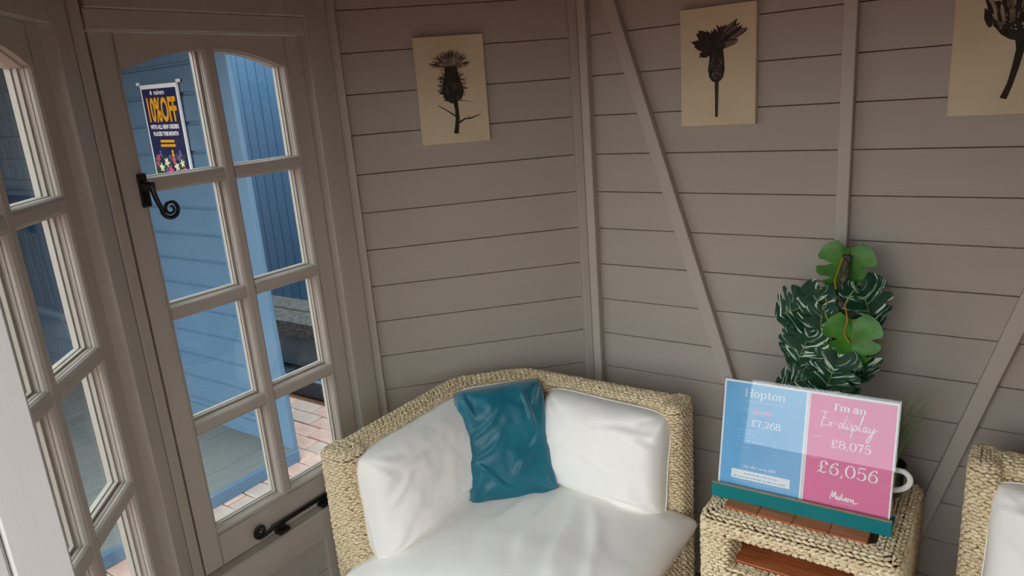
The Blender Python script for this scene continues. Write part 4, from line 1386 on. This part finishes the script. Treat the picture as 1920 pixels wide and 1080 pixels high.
def leaf_mesh(L, W, seed, lobes=4, cup=0.18, droop=0.25, slit=0.62):
    """monstera leaf in local XY: base at origin, tip at +Y, curving down (-Z) to the tip; slits between lobes"""
    r = random.Random(seed)
    vs, fs, uv = [], [], []
    nt = 6
    def halfw(s):
        s = min(max(s, 0.0), 1.0)
        return W / 2 * (math.sin(math.pi * (s ** 0.62)) ** 0.75 if 0 < s < 1 else 0.0)
    def pos(side, s, t):
        # s along the midrib, t outwards; veins sweep forward
        sw = s + 0.16 * t * (1 - s) - 0.16 * t * (1 - s) ** 3
        x = side * t * halfw(0.03 + 0.94 * s)
        y = L * sw - (0.16 * L * t ** 1.5 * (1 - s) ** 4)
        z = cup * abs(x) - droop * L * (y / L) ** 2 + 0.02 * L * math.sin(9 * s + 3 * t)
        return (x, y, z)
    for side in (-1, 1):
        cuts = [0.0] + [(k + r.uniform(-0.12, 0.12)) / lobes * 0.9 + 0.05 for k in range(1, lobes)] + [1.0]
        for a, b in zip(cuts[:-1], cuts[1:]):
            base = len(vs)
            ns = 6
            gap = 0.055 * r.uniform(0.6, 1.3)
            start = slit * r.uniform(0.75, 1.1)
            for j in range(ns + 1):
                for i in range(nt + 1):
                    t = i / nt
                    u = j / ns
                    g_ = 0.0
                    if t > start:
                        g_ = gap * min(1, (t - start) / 0.25)
                    sa = a + (g_ if a > 0 else 0)
                    sb = b - (g_ * 0.6 if b < 1 else 0)
                    s = sa + (sb - sa) * u
                    rr = 1 - 0.10 * (2 * u - 1) ** 4 * t
                    vs.append(pos(side, s, t * rr))
                    uv.append((s + 0.3 * t, t * side * 0.5 + 0.5))
            for j in range(ns):
                for i in range(nt):
                    k = base + j * (nt + 1) + i
                    q = (k, k + 1, k + nt + 2, k + nt + 1)
                    fs.append(q if side > 0 else q[::-1])
    me = bpy.data.meshes.new('leaf')
    me.from_pydata(vs, [], fs)
    lay = me.uv_layers.new(name='UVMap')
    for lp_ in me.loops:
        lay.data[lp_.index].uv = uv[lp_.vertex_index]
    me.polygons.foreach_set('use_smooth', [True] * len(me.polygons))
    return me


def put_leaf(bx, bz, tx, tz, by, ty, W, kind, seed, face=0.0, lobes=4, L=None):
    """leaf from base (bx,by,bz) to tip (tx,ty,tz); its upper side turned towards the room"""
    b, t = Vector((bx, by, bz)), Vector((tx, ty, tz))
    y = (t - b)
    ln = y.length
    y.normalize()
    nrm = Vector((math.sin(face), -math.cos(face), 0.25))
    z = (nrm - y * nrm.dot(y)).normalized()
    x = y.cross(z)
    mx = Matrix(((x.x, y.x, z.x, b.x), (x.y, y.y, z.y, b.y), (x.z, y.z, z.z, b.z), (0, 0, 0, 1)))
    me = leaf_mesh(ln * 1.06, W * 1.12, seed, lobes)
    me.materials.append(M['leaf' if kind == 'g' else 'varleaf'])
    o = link('leaf', me, pl_, mx)
    mr = MB()
    mr.tube([mx @ Vector((0, ln * s, -0.25 * ln * 1.04 * s * s + 0.0008)) for s in (0, .25, .5, .75, .95)], [0.0016, 0.0014, 0.0011, 0.0008, 0.0003], 5)
    mr.build('midrib', M['stem'], o)
    return b


LEAVES = [
    # bx, bz, tx, tz, by, ty, W, kind, seed, face
    (0.806, 1.140, 0.795, 1.030, -0.125, -0.150, 0.120, 'g', 1, 0.1, 3),
    (0.722, 1.000, 0.660, 0.975, -0.165, -0.190, 0.115, 'v', 2, -0.4, 4),
    (0.755, 1.050, 0.728, 0.950, -0.165, -0.195, 0.085, 'v', 3, -0.2, 4),
    (0.835, 1.065, 0.880, 0.960, -0.150, -0.165, 0.105, 'v', 4, 0.4, 4),
    (0.832, 0.985, 0.838, 0.880, -0.190, -0.225, 0.118, 'g', 5, 0.2, 3),
    (0.745, 0.950, 0.705, 0.855, -0.195, -0.230, 0.110, 'v', 6, -0.3, 4),
    (0.812, 0.905, 0.782, 0.795, -0.215, -0.255, 0.112, 'v', 7, 0.1, 5),
    (0.760, 0.840, 0.680, 0.812, -0.215, -0.250, 0.085, 'v', 8, -0.2, 4),
    (0.800, 0.860, 0.840, 0.780, -0.200, -0.225, 0.080, 'v', 9, 0.3, 4),
    (0.765, 1.010, 0.762, 0.930, -0.185, -0.210, 0.075, 'v', 10, 0.0, 4),
    (0.700, 0.930, 0.672, 0.850, -0.150, -0.165, 0.075, 'v', 12, -0.5, 4),
    (0.845, 0.900, 0.868, 0.830, -0.160, -0.175, 0.080, 'v', 13, 0.5, 4),
    (0.735, 0.860, 0.722, 0.790, -0.165, -0.185, 0.080, 'v', 14, -0.3, 4),
]
pole_top = Vector((0.806, -0.150, 1.128))
for (bx, bz, tx, tz, by, ty, W, kd, sd, fc, lb) in LEAVES:
    b = put_leaf(bx, bz, tx, tz, by, ty, W, kd, sd, fc, lb)
    f = min(1.0, max(0.1, (bz - 0.10 - TT) / (pole_top.z - TT)))
    root = PB.lerp(pole_top, f) + Vector((0, -0.006, 0))
    root.z = max(root.z, TT + 0.1)
    mid = (root + b) / 2 + Vector((0, -0.012, 0.012))
    MB().tube(catmull([tuple(root), tuple(mid), tuple(b)], 6), 0.0022, 6).build('petiole', M['stem'], pl_, None, False, True)
pp = []
for k in range(25):
    t = k / 24
    q = PB.lerp(pole_top, t)
    pp.append(q)
MB().tube(pp, [0.0105 + 0.0015 * math.sin(k * 2.1) for k in range(25)], 10).build('moss_pole', M['moss'], pl_, None, False, True)
for (a, b, c, d) in (((0.812, -0.185, 1.02), (0.822, -0.200, 0.985), (0.818, -0.205, 0.955), (0.832, -0.21, 0.932)),
                     ((0.800, -0.165, 1.125), (0.790, -0.172, 1.09), (0.786, -0.172, 1.07), (0.790, -0.175, 1.05)),
                     ((0.785, -0.195, 0.93), (0.783, -0.205, 0.905), (0.776, -0.21, 0.885), (0.772, -0.215, 0.865))):
    MB().tube(catmull([a, b, c, d], 6), 0.0018, 6).build('aerial_root', M['root'], pl_, None, False, True)

# ------------------------------------------------------------------ botanical pictures
def picture(side, cx, cz, label, draw, tilt=0.0):
    mx = wmx(side) @ Matrix.Translation((cx, -0.0012, cz)) @ Matrix.Rotation(tilt, 4, 'Y')
    e = MB().box(-0.1, 0.1, -0.018, 0.0, -0.15, 0.15, c=0.0015).build('botanical_picture', M['canvas'], None, mx)
    tag(e, label, 'picture', 'botanical prints on cream panels')
    layers = {k: MB() for k in ('print3', 'print2', 'print')}
    draw(layers)
    for k, b in layers.items():
        if b.v:
            b.build('printed_flower', M[k], e, None, True)['kind'] = 'stuff'


FP = lambda x, z, o: (x, -0.018 - o, z)


def blade(mb, x0, z0, x1, z1, w, off, bend=0.0):
    pts, ws = [], []
    dx, dz = x1 - x0, z1 - z0
    for k in range(6):
        t = k / 5
        bx = bend * math.sin(math.pi * t)
        pts.append((x0 + dx * t - dz * bx, z0 + dz * t + dx * bx))
        ws.append(w * (0.35 + 0.65 * math.sin(math.pi * (0.15 + 0.75 * t))) * (1 if t < 1 else 0.1))
    mb.ribbon(pts, ws, off, FP)


def poly(mb, pts, off):
    mb.add([FP(x, z, off) for x, z in pts], [tuple(range(len(pts)))])


def thistle(Ly):
    r = random.Random(2)
    # feathery tuft
    for k in range(150):
        a = R(r.uniform(14, 166))
        rr = r.uniform(0.030, 0.056)
        x0, z0 = r.uniform(-0.016, 0.016), 0.066
        x1, z1 = rr * math.cos(a) * 1.2, 0.066 + rr * math.sin(a) * 0.85 - (0.012 if abs(math.cos(a)) > 0.85 else 0)
        blade(Ly['print3' if k % 3 == 0 else 'print2'], x0, z0, x1, z1, r.uniform(0.0012, 0.0026), 0.0003 + 0.000002 * k, r.uniform(-.15, .15))
    for k in range(60):
        a = R(r.uniform(8, 172))
        rr = r.uniform(0.040, 0.056)
        x1, z1 = rr * math.cos(a) * 1.2, 0.066 + rr * math.sin(a) * 0.85
        blade(Ly['print'], x1 * 0.6, 0.066 + (z1 - 0.066) * 0.6, x1, z1, 0.0013, 0.0007 + 0.000002 * k)
    # head
    prof = [(-0.017, 0.066), (-0.018, 0.045), (-0.026, 0.018), (-0.030, -0.004), (-0.024, -0.022), (-0.008, -0.036), (0.008, -0.036), (0.026, -0.022), (0.033, -0.004), (0.029, 0.018), (0.020, 0.045), (0.018, 0.066)]
    poly(Ly['print'], prof, 0.0010)
    for k in range(90):
        t = r.random()
        z = 0.045 - 0.075 * t
        hw = 0.018 + 0.016 * math.sin(math.pi * min(1, t * 1.1))
        s = r.choice((-1, 1))
        x = s * hw * r.uniform(0.5, 1.0)
        blade(Ly['print'], x, z, x + s * r.uniform(0.009, 0.018), z + r.uniform(-0.008, 0.014) * (1 - 1.4 * t), r.uniform(0.0014, 0.0024), 0.0011 + 0.000002 * k)
    for k in range(36):
        x, z = r.uniform(-0.02, 0.024), r.uniform(-0.03, 0.02)
        blade(Ly['print2'], x, z, x + r.uniform(-0.006, 0.006), z + r.uniform(0.005, 0.012), 0.0010, 0.0014 + 0.000002 * k)
    # stem and side shoots
    Ly['print'].ribbon([(0.006, -0.030), (0.008, -0.055), (0.008, -0.080), (0.004, -0.105), (0.000, -0.122)], [0.013, 0.011, 0.012, 0.012, 0.014], 0.0010, FP)
    Ly['print'].ribbon([(0.006, -0.075), (-0.018, -0.057), (-0.044, -0.040)], [0.005, 0.003, 0.002], 0.0011, FP)
    Ly['print'].ribbon([(0.010, -0.092), (0.030, -0.082), (0.045, -0.082), (0.064, -0.076), (0.078, -0.071)], [0.006, 0.004, 0.0045, 0.003, 0.001], 0.0011, FP)
    Ly['print'].ribbon([(0.043, -0.082), (0.039, -0.073)], [0.003, 0.001], 0.0012, FP)
    Ly['print2'].ribbon([(0.012, -0.028), (0.034, -0.032), (0.056, -0.037)], [0.003, 0.002, 0.001], 0.0011, FP)


def cornflower(Ly):
    r = random.Random(5)
    base = [(-0.068, 0.062), (-0.066, 0.075), (-0.058, 0.090), (-0.050, 0.092), (-0.032, 0.088), (-0.012, 0.092), (0.004, 0.102), (0.018, 0.098), (0.030, 0.098), (0.044, 0.108), (0.062, 0.100), (0.074, 0.084), (0.052, 0.060), (-0.044, 0.034), (-0.030, 0.040), (0.020, 0.050)]
    for i, (x, z) in enumerate(base):
        for k in range(3):
            dx, dz = r.uniform(-0.008, 0.008), r.uniform(-0.008, 0.006)
            blade(Ly['print2' if (x > 0.03 and k == 2) else 'print'], r.uniform(-0.012, 0.012), 0.045, x + dx, z + dz, r.uniform(0.010, 0.016), 0.0004 + 0.00002 * (i * 3 + k), r.uniform(-.12, .12))
    poly(Ly['print'], [(-0.018, 0.045), (-0.021, 0.015), (-0.024, -0.005), (-0.021, -0.025), (-0.012, -0.037), (0.006, -0.037), (0.016, -0.027), (0.020, -0.008), (0.019, 0.012), (0.016, 0.045), (0.0, 0.06)], 0.0016)
    for k in range(40):
        x, z = r.uniform(-0.018, 0.014), r.uniform(-0.032, 0.02)
        blade(Ly['print2'], x, z, x + r.uniform(-.004, .004), z + 0.006, 0.0016, 0.0018 + 0.000002 * k)
    for k in range(12):
        x, z = r.uniform(-0.014, 0.010), r.uniform(-0.032, -0.01)
        blade(Ly['print3'], x, z, x + r.uniform(-.003, .003), z + 0.004, 0.0012, 0.0020 + 0.000002 * k)
    Ly['print'].ribbon([(-0.001, -0.034), (-0.001, -0.075), (-0.002, -0.127)], [0.0105, 0.009, 0.007], 0.0012, FP)
    Ly['print2'].ribbon([(0.0015, -0.04), (0.001, -0.075), (-0.0005, -0.12)], [0.002, 0.0022, 0.002], 0.0014, FP)


def protea(Ly):
    r = random.Random(9)
    poly(Ly['print'], [(-0.036, 0.085), (-0.034, 0.06), (-0.026, 0.034), (-0.012, 0.016), (0.004, 0.005), (0.022, 0.000), (0.040, 0.006), (0.056, 0.024), (0.066, 0.05), (0.070, 0.085)], 0.0006)
    for k in range(60):
        x = r.uniform(-0.034, 0.068)
        z = r.uniform(0.03, 0.085)
        c = (x - 0.018) * 0.5
        blade(Ly[('print2', 'print', 'print3', 'print')[k % 4]], x, z, x + c * 0.5, z + r.uniform(0.02, 0.05), r.uniform(0.006, 0.011), 0.0008 + 0.000012 * k)
    blade(Ly['print'], -0.030, 0.060, -0.046, 0.094, 0.007, 0.0016)
    for k in range(24):
        x, z = r.uniform(-0.02, 0.055), r.uniform(0.012, 0.07)
        blade(Ly['print3'], x, z, x + 0.002, z + 0.003, 0.003, 0.0018 + 0.00001 * k)
    Ly['print'].ribbon([(0.022, 0.012), (0.024, -0.015), (0.019, -0.050), (0.012, -0.085), (0.002, -0.116)], [0.020, 0.015, 0.013, 0.011, 0.013], 0.0010, FP)


picture('back_left', LA - 0.3585, 1.5745, 'cream panel with a black thistle print above the corner sofa', thistle, R(0.3))
picture('back', 0.450, 1.579, 'cream panel with a dark long-stemmed flower print between two wall studs', cornflower)
picture('back', 1.0752, 1.5785, 'cream panel with a dark protea print cut off by the top right corner', protea)

# ------------------------------------------------------------------ low wicker bench on the platform of the deep blue building
wc = empty('wicker_bench', (-2.65, 0.80, -0.005))
tag(wc, 'low wicker bench with a grey padded front outside on the dark platform', 'bench')
BX0, BX1, BY0, BY1 = -3.25, -2.12, 0.66, 1.02
b = MB()
pts, _ = rounded_rect(BX0, BX1, BY0, BY1, 0.05)
b.prism(pts, 0.225, 0.312, 'z')
b.build('seat', M['ropecore'], wc)
rows = []
sp2, sn2 = resample2(*rounded_rect(BX0 - 0.003, BX1 + 0.003, BY0 - 0.003, BY1 + 0.003, 0.05), step=0.02)
for k in range(8):
    rows.append(([(p[0], p[1], 0.23 + k * 0.0118) for p in sp2], [(q[0], q[1], 0) for q in sn2], True))
for k in range(14):
    ins = 0.008 + k * 0.0118
    pp, nn = resample2(*rounded_rect(BX0 + ins, BX1 - ins, BY0 + ins, BY1 - ins, max(0.01, 0.05 - ins)), step=0.02)
    rows.append(([(p[0], p[1], 0.315) for p in pp], [(0, 0, 1)] * len(pp), True))
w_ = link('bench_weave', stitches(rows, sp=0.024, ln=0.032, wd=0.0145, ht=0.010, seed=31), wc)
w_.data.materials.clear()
w_.data.materials.append(M['shaded_rope'])
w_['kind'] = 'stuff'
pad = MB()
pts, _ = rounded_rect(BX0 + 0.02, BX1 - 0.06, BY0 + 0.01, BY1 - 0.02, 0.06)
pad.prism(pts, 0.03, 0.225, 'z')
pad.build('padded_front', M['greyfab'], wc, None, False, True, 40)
for x in (BX0 + 0.1, BX1 - 0.16):
    for y in (BY0 + 0.07, BY1 - 0.09):
        MB().box(x - 0.02, x + 0.02, y - 0.02, y + 0.02, -0.005, 0.03).build('foot', M['soil'], wc)
